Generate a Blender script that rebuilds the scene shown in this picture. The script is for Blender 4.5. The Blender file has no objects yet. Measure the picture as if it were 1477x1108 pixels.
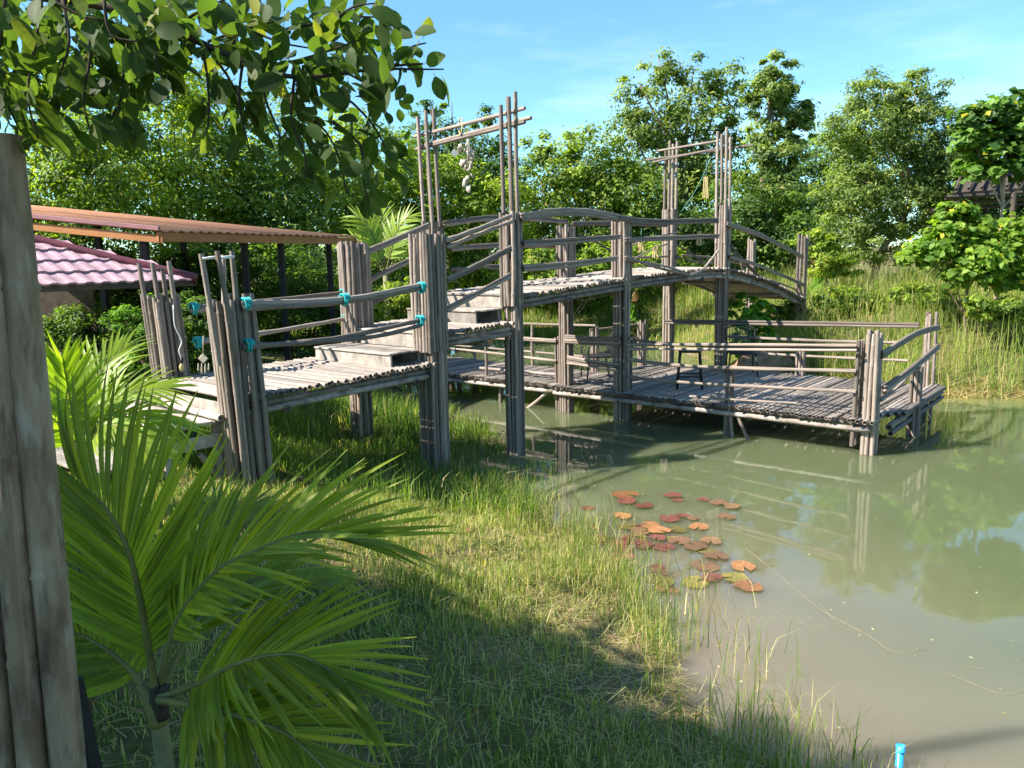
import bpy, math, random
import numpy as np
from mathutils import Vector, Matrix

random.seed(7); rng = np.random.default_rng(7)
scene = bpy.context.scene
COL = scene.collection

# ------------------------------------------------------------------ camera
FPX = 1109.0; PITCH = math.radians(9.3); ROLL = math.radians(1.1); EYE = np.array([0, 0, 2.6])
F_ = np.array([0, math.cos(PITCH), -math.sin(PITCH)]); U0 = np.array([0, math.sin(PITCH), math.cos(PITCH)])
R0 = np.array([1.0, 0, 0])
U_ = U0 * math.cos(ROLL) + R0 * math.sin(ROLL); R_ = R0 * math.cos(ROLL) - U0 * math.sin(ROLL)
cam_d = bpy.data.cameras.new('camera'); cam = bpy.data.objects.new('camera', cam_d); COL.objects.link(cam)
cam_d.sensor_width = 36; cam_d.lens = FPX / 1477 * 36; cam_d.clip_start = 0.05; cam_d.clip_end = 2000
m = Matrix.Identity(4)
for i in range(3):
    m[i][0] = R_[i]; m[i][1] = U_[i]; m[i][2] = -F_[i]; m[i][3] = EYE[i]
cam.matrix_world = m
scene.camera = cam

# ------------------------------------------------------------------ sky and sun
SUN_EL = math.radians(41); SUN_AZ = math.radians(256)      # azimuth clockwise from +Y
world = bpy.data.worlds.new('World'); scene.world = world; world.use_nodes = True
nt = world.node_tree; nt.nodes.clear()
def N(t, kind, **kw):
    n = t.nodes.new(kind)
    for k, v in kw.items(): setattr(n, k, v)
    return n
sky = N(nt, 'ShaderNodeTexSky', sky_type='NISHITA', sun_disc=False, sun_elevation=SUN_EL, sun_rotation=SUN_AZ,
        air_density=1.0, dust_density=0.15, ozone_density=2.6)
bg = N(nt, 'ShaderNodeBackground'); bg.inputs['Strength'].default_value = 0.09
wo = N(nt, 'ShaderNodeOutputWorld')
tc = N(nt, 'ShaderNodeTexCoord'); mp = N(nt, 'ShaderNodeMapping')
mp.inputs['Scale'].default_value = (1.2, 1.6, 6.0); mp.inputs['Rotation'].default_value = (0.15, 0.1, 0.3)
no = N(nt, 'ShaderNodeTexNoise'); no.inputs['Scale'].default_value = 1.6; no.inputs['Detail'].default_value = 9; no.inputs['Roughness'].default_value = 0.58
rp = N(nt, 'ShaderNodeValToRGB')
rp.color_ramp.elements[0].position = 0.52; rp.color_ramp.elements[0].color = (0.0, 0.0, 0.0, 1)
rp.color_ramp.elements[1].position = 0.80; rp.color_ramp.elements[1].color = (0.34, 0.34, 0.34, 1)
mx = N(nt, 'ShaderNodeMix', data_type='RGBA'); mx.inputs[7].default_value = (7.2, 7.8, 8.4, 1)
L = nt.links.new
L(tc.outputs['Generated'], mp.inputs['Vector']); L(mp.outputs[0], no.inputs['Vector']); L(no.outputs[0], rp.inputs[0])
L(rp.outputs[0], mx.inputs[0]); tn = N(nt, 'ShaderNodeMix', data_type='RGBA', blend_type='MULTIPLY'); tn.inputs[0].default_value = 1; tn.inputs[7].default_value = (.68, .97, 1.02, 1)
L(sky.outputs[0], tn.inputs[6]); L(tn.outputs[2], mx.inputs[6]); L(mx.outputs[2], bg.inputs['Color']); L(bg.outputs[0], wo.inputs['Surface'])

sd_ = bpy.data.lights.new('sun', 'SUN'); sun = bpy.data.objects.new('sun', sd_); COL.objects.link(sun)
sd_.energy = 5.0; sd_.angle = math.radians(0.53); sd_.color = (1.0, 0.94, 0.84)
SV = Vector((math.sin(SUN_AZ) * math.cos(SUN_EL), math.cos(SUN_AZ) * math.cos(SUN_EL), math.sin(SUN_EL)))
sun.rotation_euler = SV.to_track_quat('Z', 'Y').to_euler(); sun.location = (-30, -3, 35)

vs = scene.view_settings
vs.view_transform = 'Standard'; vs.look = 'None'; vs.gamma = 1; vs.use_curve_mapping = False; vs.exposure = 1.5
scene.render.engine = 'CYCLES'
scene.cycles.max_bounces = 6; scene.cycles.diffuse_bounces = 3; scene.cycles.glossy_bounces = 3; scene.cycles.transmission_bounces = 3

# ------------------------------------------------------------------ pixel <-> place helpers
def ray(x, y): return F_ + R_ * (x - 738.5) / FPX - U_ * (y - 554) / FPX
def on_z(x, y, z): d = ray(x, y); return EYE + d * ((z - EYE[2]) / d[2])
def at(x, y, Y): d = ray(x, y); return EYE + d * (Y / d[1])
O = np.array([1.75, 12.14, 0.0]); A = np.array([.645, .764, 0.0]); A /= np.linalg.norm(A); NN = np.array([-A[1], A[0], 0.0])
def W(t, s, z): return O + A * t + NN * s + np.array([0, 0, z])          # bridge coordinates: along, across, up
def on_pl(x, y, p, n): d = ray(x, y); return EYE + d * (np.dot(p - EYE, n) / np.dot(d, n))
def S(x, y, s): return on_pl(x, y, O + NN * s, NN)
def T(x, y, t): return on_pl(x, y, O + A * t, A)

# ------------------------------------------------------------------ object helpers
def emp(name, loc, label=None, cat=None, group=None):
    o = bpy.data.objects.new(name, None); COL.objects.link(o); o.matrix_basis = Matrix.Translation(Vector(loc))
    o.empty_display_size = 0.1
    if label: tag(o, label, cat, group)
    return o
def tag(o, label, cat, group=None):
    o['label'] = label; o['category'] = cat
    if group: o['group'] = group
    return o
WM = {}
def wmat(o): return WM.get(o.name, o.matrix_basis)
def obj(name, me, M=None, parent=None, mat=None):
    o = bpy.data.objects.new(name, me); COL.objects.link(o)
    M = M if M is not None else Matrix.Identity(4)
    o.matrix_basis = M
    if parent is not None:
        o.parent = parent; o.matrix_parent_inverse = wmat(parent).inverted()
    WM[o.name] = M.copy()
    if mat is not None and me is not None and len(me.materials) == 0: me.materials.append(mat)
    return o
def tri_mesh(name, V, TR, col=None, mat=None, smooth=False):
    V = np.asarray(V, np.float32); TR = np.asarray(TR, np.int32)
    me = bpy.data.meshes.new(name); me.vertices.add(len(V)); me.vertices.foreach_set('co', V.ravel())
    k = TR.shape[1]
    me.loops.add(TR.size); me.loops.foreach_set('vertex_index', TR.ravel())
    me.polygons.add(len(TR)); me.polygons.foreach_set('loop_start', np.arange(0, TR.size, k, dtype=np.int32))
    if smooth: me.polygons.foreach_set('use_smooth', np.ones(len(TR), bool))
    me.update(calc_edges=True)
    if col is not None:
        at_ = me.attributes.new('col', 'FLOAT_COLOR', 'POINT')
        c = np.ones((len(V), 4), np.float32); c[:, :3] = col; at_.data.foreach_set('color', c.ravel())
    if mat: me.materials.append(mat)
    return me
def pyd(name, V, FA, mat=None, smooth=False):
    me = bpy.data.meshes.new(name); me.from_pydata([tuple(map(float, v)) for v in V], [], FA); me.update()
    if smooth: me.polygons.foreach_set('use_smooth', np.ones(len(me.polygons), bool))
    if mat: me.materials.append(mat)
    return me
def frame_z(p0, p1, up=None):
    p0 = Vector(p0); z = (Vector(p1) - p0); ln = z.length; z.normalize()
    u = Vector(up) if up is not None else (Vector((0, 0, 1)) if abs(z.z) < .9 else Vector((0, 1, 0)))
    x = u.cross(z).normalized(); y = z.cross(x)
    M = Matrix.Identity(4)
    for i in range(3): M[i][0] = x[i]; M[i][1] = y[i]; M[i][2] = z[i]; M[i][3] = p0[i]
    return M, ln
def box_mesh(name, sx, sy, sz, mat, bev=0.004):
    import bmesh
    bm = bmesh.new(); bmesh.ops.create_cube(bm, size=1)
    for v in bm.verts: v.co.x *= sx; v.co.y *= sy; v.co.z *= sz
    if bev: bmesh.ops.bevel(bm, geom=bm.edges[:], offset=min(bev, min(sx, sy, sz) * .3), segments=1, affect='EDGES')
    me = bpy.data.meshes.new(name); bm.to_mesh(me); bm.free()
    me.materials.append(mat); return me
def box(name, c, size, mat, parent=None, M=None, bev=.004):
    MM = M.copy() if M is not None else Matrix.Identity(4)
    MM.translation = Vector(c)
    return obj(name, box_mesh(name, *size, mat, bev), MM, parent)
ROT_B = Matrix.Identity(4)                                  # local x along the bridge, y across it
for i in range(3): ROT_B[i][0] = A[i]; ROT_B[i][1] = NN[i]

# ------------------------------------------------------------------ materials
def mat_new(name, rough=.7, spec=.3):
    ma = bpy.data.materials.new(name); ma.use_nodes = True; t = ma.node_tree
    b = t.nodes['Principled BSDF']; b.inputs['Roughness'].default_value = rough; b.inputs['Specular IOR Level'].default_value = spec
    return ma, t, b
def ramp(t, els):
    r = N(t, 'ShaderNodeValToRGB'); e = r.color_ramp.elements
    while len(e) < len(els): e.new(.5)
    for q, (p, c) in zip(e, els): q.position = p; q.color = (*c, 1)
    return r
def mapping(t, scale, rand=True, src='Object'):
    tc = N(t, 'ShaderNodeTexCoord'); mp = N(t, 'ShaderNodeMapping'); mp.inputs['Scale'].default_value = scale
    t.links.new(tc.outputs[src], mp.inputs['Vector'])
    if rand:
        oi = N(t, 'ShaderNodeObjectInfo'); mu = N(t, 'ShaderNodeVectorMath', operation='SCALE'); mu.inputs[0].default_value = (31, 17, 53)
        t.links.new(oi.outputs['Random'], mu.inputs['Scale']); t.links.new(mu.outputs[0], mp.inputs['Location'])
    return mp
def noise(t, vec, scale, detail=5, rough=.6):
    n = N(t, 'ShaderNodeTexNoise'); n.inputs['Scale'].default_value = scale; n.inputs['Detail'].default_value = detail; n.inputs['Roughness'].default_value = rough
    if vec is not None: t.links.new(vec.outputs[0], n.inputs['Vector'])
    return n
def mixc(t, fac, a, b, mode='MIX', f=None):
    m_ = N(t, 'ShaderNodeMix', data_type='RGBA', blend_type=mode)
    if fac is not None: t.links.new(fac, m_.inputs[0])
    else: m_.inputs[0].default_value = f
    for k, v in ((6, a), (7, b)):
        if isinstance(v, tuple): m_.inputs[k].default_value = (*v, 1)
        else: t.links.new(v, m_.inputs[k])
    return m_
def bamboo(name, c0, c1, c2, stain=(.05, .04, .03), stain_amt=.55, zs=2.5, rough=.75, fib=1.0, maps=None):
    ma, t, b = mat_new(name, rough, .25)
    maps = maps or ((3.8, 3.8, zs * 2.4), (5, 5, zs * 1.2), (2.6, 2.6, .7))
    mp = mapping(t, maps[0]); n1 = noise(t, mp, 1.0, 6)
    r1 = ramp(t, [(.28, c0), (.5, c1), (.72, c2)]); t.links.new(n1.outputs[0], r1.inputs[0])
    oi = N(t, 'ShaderNodeObjectInfo'); mr = N(t, 'ShaderNodeMapRange'); mr.inputs[3].default_value = .5; mr.inputs[4].default_value = 1.3
    t.links.new(oi.outputs['Random'], mr.inputs[0])
    mu = N(t, 'ShaderNodeVectorMath', operation='SCALE'); t.links.new(r1.outputs[0], mu.inputs[0]); t.links.new(mr.outputs[0], mu.inputs['Scale'])
    mp2 = mapping(t, maps[1]); n2 = noise(t, mp2, 1.7, 8, .7)
    r2 = ramp(t, [(.47, (0, 0, 0)), (.66, (stain_amt,) * 3)]); t.links.new(n2.outputs[0], r2.inputs[0])
    mm = mixc(t, r2.outputs[0], mu.outputs[0], stain)
    mp3 = mapping(t, maps[2]); n3 = noise(t, mp3, 2.2, 4); r3 = ramp(t, [(.35, (1 - .2 * fib,) * 3), (.6, (1.04, 1.04, 1.04))]); t.links.new(n3.outputs[0], r3.inputs[0])
    mm2 = mixc(t, None, mm.outputs[2], r3.outputs[0], 'MULTIPLY', 1.0)
    t.links.new(mm2.outputs[2], b.inputs['Base Color'])
    bp = N(t, 'ShaderNodeBump'); bp.inputs['Strength'].default_value = .2 * fib; bp.inputs['Distance'].default_value = .008
    t.links.new(n3.outputs[0], bp.inputs['Height']); t.links.new(bp.outputs[0], b.inputs['Normal'])
    return ma
MB = bamboo('weathered_bamboo', (.15, .11, .085), (.28, .225, .185), (.42, .355, .305), stain_amt=.75)
MBD = bamboo('weathered_bamboo_deck', (.19, .155, .125), (.33, .28, .24), (.45, .40, .355), stain_amt=.6)
def fence_bamboo():
    ma, t, b = mat_new('old_thick_bamboo', .6, .3)
    mp = mapping(t, (.7, .7, 7)); n1 = noise(t, mp, 1.0, 3, .5)
    r1 = ramp(t, [(.3, (.15, .10, .06)), (.5, (.24, .175, .11)), (.7, (.33, .26, .18))]); t.links.new(n1.outputs[0], r1.inputs[0])
    mp2 = mapping(t, (.9, .9, 9)); n2 = noise(t, mp2, 1.0, 10, .62)
    r2 = ramp(t, [(.50, (0, 0, 0)), (.64, (.7, .7, .7))]); t.links.new(n2.outputs[0], r2.inputs[0])
    m1 = mixc(t, r2.outputs[0], r1.outputs[0], (.06, .037, .023))
    mp4 = mapping(t, (.8, .8, 8)); n4 = noise(t, mp4, 1.3, 8, .6); r4 = ramp(t, [(.56, (0, 0, 0)), (.68, (.3, .3, .3))]); t.links.new(n4.outputs[0], r4.inputs[0])
    m2 = mixc(t, r4.outputs[0], m1.outputs[2], (.50, .48, .43))
    mp3 = mapping(t, (11, 11, 1.2)); n3 = noise(t, mp3, 1.0, 4); r3 = ramp(t, [(.3, (.84, .84, .84)), (.7, (1.06, 1.06, 1.06))]); t.links.new(n3.outputs[0], r3.inputs[0])
    m3 = mixc(t, None, m2.outputs[2], r3.outputs[0], 'MULTIPLY', 1.0); t.links.new(m3.outputs[2], b.inputs['Base Color'])
    bp = N(t, 'ShaderNodeBump'); bp.inputs['Strength'].default_value = .12; bp.inputs['Distance'].default_value = .004
    t.links.new(n2.outputs[0], bp.inputs['Height']); t.links.new(bp.outputs[0], b.inputs['Normal'])
    return ma
MBF = fence_bamboo()
MPL = bamboo('weathered_plank', (.26, .22, .18), (.38, .335, .285), (.48, .43, .38), stain_amt=.5, zs=2.5)
def plain(name, c, rough=.6, var=.25, scale=6, spec=.3, metal=0):
    ma, t, b = mat_new(name, rough, spec); b.inputs['Metallic'].default_value = metal
    mp = mapping(t, (1, 1, 1)); n1 = noise(t, mp, scale, 6)
    r = ramp(t, [(.3, tuple(x * (1 - var) for x in c)), (.7, tuple(min(1, x * (1 + var)) for x in c))]); t.links.new(n1.outputs[0], r.inputs[0])
    t.links.new(r.outputs[0], b.inputs['Base Color'])
    bp = N(t, 'ShaderNodeBump'); bp.inputs['Strength'].default_value = .15; bp.inputs['Distance'].default_value = .01
    t.links.new(n1.outputs[0], bp.inputs['Height']); t.links.new(bp.outputs[0], b.inputs['Normal'])
    return ma
M_TIE = plain('turquoise_cord', (.02, .36, .36), .55, .25, 60)
M_DARK = plain('black_painted_metal', (.018, .018, .02), .5, .3, 10)
M_BLACKWOOD = plain('black_board', (.015, .014, .016), .6, .5, 14)
M_WHITE = plain('white_plastic', (.72, .70, .65), .5, .08, 9)
M_SHELL = plain('shell', (.42, .37, .30), .5, .25, 30)
M_STRAW = plain('straw_yellow', (.45, .36, .16), .7, .3, 30)
M_ROPE = plain('green_string', (.12, .28, .22), .8, .2, 30)
M_BLUE = plain('blue_pvc', (.03, .33, .62), .3, .06, 4, .5)
M_ORANGE = plain('orange_roof_sheet', (.46, .21, .11), .7, .25, 2.5, .35)
M_OFASC = plain('orange_fascia', (.36, .155, .05), .6, .15, 5)
M_RED = plain('mauve_roof_tile', (.36, .225, .255), .85, .3, 5, .4)
M_REDL = plain('purple_brown_flashing', (.27, .13, .13), .5, .2, 5)
M_REDD = plain('dark_red_ridge', (.13, .035, .045), .45, .25, 6)
M_WOODD = plain('dark_timber', (.09, .065, .05), .8, .4, 12)
M_SOIL = plain('bare_soil', (.26, .17, .10), .95, .35, 8, .1)
M_BARK = plain('bark', (.17, .125, .09), .9, .4, 9, .1)
M_BARKL = plain('pale_bark', (.34, .25, .18), .9, .3, 7, .1)
M_BARKD = plain('dark_twig', (.05, .04, .03), .85, .3, 20, .1)
M_THATCH = plain('old_thatch', (.08, .065, .055), .95, .4, 16, .1)
M_DRY = plain('dry_stem', (.27, .21, .13), .9, .3, 20, .1)
def leafmat(name, base=None, transl=.35, rough=.42, varc=.25, tint=(1.15, 1.25, .35), spec=.35, yel=3.2, rib=None):
    ma, t, b = mat_new(name, rough, spec)
    if base is None:
        at_ = N(t, 'ShaderNodeAttribute', attribute_name='col'); src = at_.outputs['Color']
    else:
        oi = N(t, 'ShaderNodeObjectInfo')
        r = ramp(t, [(0, tuple(x * (1 - varc) for x in base)), (.5, base), (.85, tuple(min(1, x * (1 + varc)) for x in base)), (1, (base[0] * yel, base[1] * (1 + yel * .22), base[2]))])
        t.links.new(oi.outputs['Random'], r.inputs[0])
        mp = mapping(t, (1, 1, 1)); n1 = noise(t, mp, 14, 4)
        r2 = ramp(t, [(.3, (.8, .8, .8)), (.7, (1.15, 1.15, 1.15))]); t.links.new(n1.outputs[0], r2.inputs[0])
        src = mixc(t, None, r.outputs[0], r2.outputs[0], 'MULTIPLY', 1.0).outputs[2]
    if rib:
        tco = N(t, 'ShaderNodeTexCoord'); sp = N(t, 'ShaderNodeSeparateXYZ'); t.links.new(tco.outputs['Object'], sp.inputs[0])
        ab = N(t, 'ShaderNodeMath', operation='ABSOLUTE'); t.links.new(sp.outputs[0], ab.inputs[0])
        k1 = N(t, 'ShaderNodeMapRange'); k1.inputs[1].default_value = rib[0]; k1.inputs[2].default_value = rib[0] * .3; k1.inputs[4].default_value = .55; t.links.new(ab.outputs[0], k1.inputs[0])
        mpr = mapping(t, rib[1]); nr = noise(t, mpr, 1.0, 4, .6); rr_ = ramp(t, [(.3, (.72, .74, .7)), (.7, (1.2, 1.15, 1.2))]); t.links.new(nr.outputs[0], rr_.inputs[0])
        c1 = mixc(t, None, src, rr_.outputs[0], 'MULTIPLY', 1.0)
        c2 = mixc(t, k1.outputs[0], c1.outputs[2], (base[0] * 2.2, base[1] * 1.7, base[2] * 2))
        mpt = mapping(t, (1.5, 1.5, 1.5)); ntp = noise(t, mpt, 1.5, 5, .6)
        sm = N(t, 'ShaderNodeMath', operation='MULTIPLY_ADD'); sm.inputs[1].default_value = .45; t.links.new(ntp.outputs[0], sm.inputs[0]); t.links.new(sp.outputs[1], sm.inputs[2])
        k2 = N(t, 'ShaderNodeMapRange'); k2.inputs[1].default_value = rib[2]; k2.inputs[2].default_value = rib[2] + .06; k2.inputs[4].default_value = .9; t.links.new(sm.outputs[0], k2.inputs[0])
        src = mixc(t, k2.outputs[0], c2.outputs[2], (.17, .10, .045)).outputs[2]
    t.links.new(src, b.inputs['Base Color'])
    tr = N(t, 'ShaderNodeBsdfTranslucent')
    tm = mixc(t, None, src, tint, 'MULTIPLY', 1.0)
    sc = N(t, 'ShaderNodeVectorMath', operation='SCALE'); sc.inputs['Scale'].default_value = 2.2; t.links.new(tm.outputs[2], sc.inputs[0])
    t.links.new(sc.outputs[0], tr.inputs['Color'])
    ms = N(t, 'ShaderNodeMixShader'); ms.inputs[0].default_value = transl
    t.links.new(b.outputs[0], ms.inputs[1]); t.links.new(tr.outputs[0], ms.inputs[2])
    t.links.new(ms.outputs[0], t.nodes['Material Output'].inputs['Surface'])
    return ma
M_LEAF = leafmat('tree_foliage', transl=.40, rough=.5, spec=.25)
M_LEAF2 = leafmat('hanging_leaf', transl=.48, rough=.55, spec=.15)
M_GRASS = leafmat('grass_blades', transl=.35, rough=.55, spec=.2)
M_BIGLEAF = leafmat('broad_leaf', (.055, .088, .022), .48, .55, .35, spec=.15, yel=1.9, rib=(.02, (7, 7, 7), 1.24))
M_PALM = leafmat('palm_leaflet', (.16, .205, .016), .40, .5, .3, spec=.3, yel=1.8, rib=(.05, (7, .8, 1), 1.22))
M_PALMJ = leafmat('palm_leaflet_far', (.14, .185, .015), .40, .5, .1, spec=.3, yel=1.1)
M_PALM2 = leafmat('yellow_palm_leaflet', (.20, .27, .03), .4, .4, .2, yel=1.5)
M_RACHIS = plain('palm_stalk', (.17, .16, .05), .5, .3, 9)
M_PTRUNK = plain('palm_trunk', (.17, .16, .075), .6, .3, 9)

# ------------------------------------------------------------------ pond outline and terrain
POND = np.array([(14, -4), (6, .6), (3.0, 2.2), (1.5, 3.1), (1.05, 3.98), (.93, 4.5), (.94, 5.15), (.86, 6.0), (.5, 7.0), (.05, 8.1), (-.45, 8.85),
                 (-1.0, 9.0), (-.75, 9.5), (-.25, 10.2), (-.2, 10.9), (-.6, 12.2), (-1.3, 13.2), (-2.2, 15.5), (-4.2, 19), (-5.5, 23), (-3, 25.2), (.5, 24.7), (3.5, 23),
                 (4.6, 20.5), (4.9, 18), (4.8, 16.4), (5.1, 15.6), (6.0, 15.0), (7.0, 13.7), (9.0, 13.4), (14, 13.6), (24, 14), (45, 10), (45, -4)], float)
def sdist(x, y):
    x = np.asarray(x, float); y = np.asarray(y, float)
    d = np.full(x.shape, 1e9); inside = np.zeros(x.shape, bool)
    n = len(POND)
    for i in range(n):
        ax, ay = POND[i]; bx, by = POND[(i + 1) % n]
        ex, ey = bx - ax, by - ay
        tt = np.clip(((x - ax) * ex + (y - ay) * ey) / (ex * ex + ey * ey), 0, 1)
        d = np.minimum(d, np.hypot(x - ax - tt * ex, y - ay - tt * ey))
        c = ((ay > y) != (by > y))
        xi = (bx - ax) * (y - ay) / ((by - ay) if by != ay else 1e-9) + ax
        inside ^= c & (x < xi)
    return np.where(inside, -d, d)
def wob(x, y, s, k=0):
    return (np.sin(x * s * 1.0 + y * s * .6 + k) + np.sin(x * -s * .7 + y * s * 1.3 + 1.7 + k) + np.sin(x * s * 2.3 - y * s * 1.9 + 4 + k) * .6 + np.sin(x * s * 3.7 + y * s * 4.1 + 2 * k) * .4) / 3
def gh(x, y):
    x = np.asarray(x, float); y = np.asarray(y, float)
    d = sdist(x, y) + wob(x, y, 2.2) * .12
    far = 1 / (1 + np.exp(-(x - 4.0) * 1.6)) * (1 / (1 + np.exp(-(y - 11) * 1.2)))
    back = 1 / (1 + np.exp(-(y - 22) * .8)) * (1 - far)
    L = 3.3 * (1 - far - back) + 2.4 * far + 9 * back
    H = 1.1 * (1 - far - back) + 1.45 * far + .95 * back
    p = np.where(d > 0, H * (1 - np.exp(-(np.maximum(d, 0) / L) ** 1.35)), -np.minimum(.9, .3 * -d))
    return p + wob(x, y, 1.3, 1) * .03 * np.clip(d, 0, 1) + np.clip(np.hypot(x, y) - 60, 0, 400) * .012
def axis_pts(lo, hi, c, fine, n):
    u = np.linspace(-1, 1, n); k = 5.2
    g = np.sinh(k * u) / np.sinh(k)
    return np.where(g < 0, c + g * (c - lo), c + g * (hi - c))
gx = axis_pts(-170, 170, 0, 0, 281); gy = axis_pts(-120, 260, 8, 0, 281)
GX, GY = np.meshgrid(gx, gy, indexing='xy'); GZ = gh(GX, GY)
V = np.stack([GX.ravel(), GY.ravel(), GZ.ravel()], 1)
nx = len(gx); ii = np.arange((len(gy) - 1) * nx).reshape(-1, nx)[:, :-1].ravel()
Q = np.stack([ii, ii + 1, ii + nx + 1, ii + nx], 1)
ma, t, b = mat_new('ground_soil_grass', .95, .1)
mp = mapping(t, (1, 1, 1), False); n1 = noise(t, mp, 1.1, 8, .65); n2 = noise(t, mp, 18, 6, .7)
r1 = ramp(t, [(.36, (.075, .095, .028)), (.52, (.14, .125, .05)), (.66, (.24, .175, .10))]); t.links.new(n1.outputs[0], r1.inputs[0])
r2 = ramp(t, [(.3, (.55, .55, .55)), (.7, (1.25, 1.2, 1.15))]); t.links.new(n2.outputs[0], r2.inputs[0])
mm = mixc(t, None, r1.outputs[0], r2.outputs[0], 'MULTIPLY', 1.0)
geo = N(t, 'ShaderNodeNewGeometry'); sx = N(t, 'ShaderNodeSeparateXYZ'); t.links.new(geo.outputs['Position'], sx.inputs[0])
mr = N(t, 'ShaderNodeMapRange'); mr.inputs[1].default_value = .16; mr.inputs[2].default_value = .02; t.links.new(sx.outputs[2], mr.inputs[0])
mud = mixc(t, mr.outputs[0], mm.outputs[2], (.20, .15, .09)); t.links.new(mud.outputs[2], b.inputs['Base Color'])
bp = N(t, 'ShaderNodeBump'); bp.inputs['Strength'].default_value = .6; bp.inputs['Distance'].default_value = .03
t.links.new(n2.outputs[0], bp.inputs['Height']); t.links.new(bp.outputs[0], b.inputs['Normal'])
ground = obj('ground', tri_mesh('ground', V, Q, mat=ma, smooth=True)); ground['kind'] = 'structure'

# water: murky green, muddy near the shore
wx = np.concatenate([np.linspace(-7, 8, 101), np.linspace(8.5, 46, 40)]); wy = np.concatenate([np.linspace(-5, 16, 106), np.linspace(16.5, 27, 22)])
WX, WY = np.meshgrid(wx, wy, indexing='xy'); sd0 = sdist(WX, WY)
mudv = np.clip(1.15 + sd0 / 2.6, 0, 1) * np.clip((9 - WY) / 4, 0, 1) * .95 + np.clip(1 + sd0 / .8, 0, 1) * .35
mudv = np.clip(mudv + wob(WX, WY, 1.0) * .12 * (mudv > .02), 0, 1)[..., None]
wc = np.array([.108, .128, .064]) * (1 - mudv) + np.array([.205, .165, .108]) * mudv
V = np.stack([WX.ravel(), WY.ravel(), np.zeros(WX.size)], 1); nx = len(wx)
ii = np.arange((len(wy) - 1) * nx).reshape(-1, nx)[:, :-1].ravel(); Q = np.stack([ii, ii + 1, ii + nx + 1, ii + nx], 1)
keep = (sdist(V[Q[:, 0], 0], V[Q[:, 0], 1]) < .9); Q = Q[keep]
ma, t, b = mat_new('pond_water', .025, .5); b.inputs['IOR'].default_value = 1.5; b.inputs['Subsurface Weight'].default_value = 1.0; b.inputs['Subsurface Radius'].default_value = (1, 1, .7); b.inputs['Subsurface Scale'].default_value = 1.8
at_ = N(t, 'ShaderNodeAttribute', attribute_name='col'); t.links.new(at_.outputs['Color'], b.inputs['Base Color'])
mp = mapping(t, (1, 1, 1), False); n1 = noise(t, mp, 2.2, 3, .5); n2 = noise(t, mp, 11, 2, .5)
ad = N(t, 'ShaderNodeMath', operation='MULTIPLY_ADD'); ad.inputs[1].default_value = .18; t.links.new(n2.outputs[0], ad.inputs[0]); t.links.new(n1.outputs[0], ad.inputs[2])
bp = N(t, 'ShaderNodeBump'); bp.inputs['Strength'].default_value = .06; bp.inputs['Distance'].default_value = .02
t.links.new(ad.outputs[0], bp.inputs['Height']); t.links.new(bp.outputs[0], b.inputs['Normal'])
water = obj('pond_water', tri_mesh('pond_water', V, Q, wc.reshape(-1, 3), ma, True)); water['kind'] = 'structure'

# ------------------------------------------------------------------ bamboo poles
POLE = {}
def pole_mesh(nodes, var, recess, mat):
    key = (nodes, var, recess, mat.name)
    if key in POLE: return POLE[key]
    rr = random.Random(hash((nodes, var)) % 9999); sides = 8 if mat is not MBF else 20
    zs = [(0, 1)]
    for i in range(1, nodes + 1):
        z = (i - .5 + rr.uniform(-.18, .18)) / nodes
        zs += [(z - (.012 * 6 / nodes / 2 if mat is not MBF else .004), .97), (z, 1.13 if mat is not MBF else 1.075), (z + (.012 * 6 / nodes / 2 if mat is not MBF else .006), .98)] + ([(z + .012, .93), (z + .02, .98)] if mat is MBF else [])
    zs.append((1, rr.uniform(.88, .97)))
    V = []; FA = []
    bx, by = (rr.uniform(-.5, .5), rr.uniform(-.5, .5)) if mat is not MBF else (rr.uniform(-.15, .15), 0)
    def ring(z, r):
        o = math.sin(z * math.pi)
        for k in range(sides):
            a_ = 2 * math.pi * k / sides
            V.append((math.cos(a_) * r + bx * o, math.sin(a_) * r + by * o, z))
    ring(recess, .7); ring(0, .74)
    for z, r in zs: ring(z, r)
    ring(1, .68); ring(1 - recess, .62)
    nr = len(V) // sides
    for i in range(nr - 1):
        for k in range(sides):
            a0 = i * sides + k; a1 = i * sides + (k + 1) % sides
            FA.append((a0, a1, a1 + sides, a0 + sides))
    FA.append(tuple(range(sides))[::-1]); FA.append(tuple(range((nr - 1) * sides, nr * sides)))
    me = pyd('bamboo_pole', V, FA, mat)
    sm = np.ones(len(FA), bool); sm[-2:] = False; me.polygons.foreach_set('use_smooth', sm)
    POLE[key] = me; return me
def pole(name, p0, p1, r, parent, mat=None, spacing=.3):
    mat = mat or MB
    M, ln = frame_z(p0, p1)
    M = M @ Matrix.Rotation(random.uniform(0, 6.28), 4, 'Z') @ Matrix.Diagonal((r, r, ln, 1))
    nodes = max(2, min(14, round(ln / spacing)))
    return obj(name, pole_mesh(nodes, random.randrange(4), .03, mat), M, parent)
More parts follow.
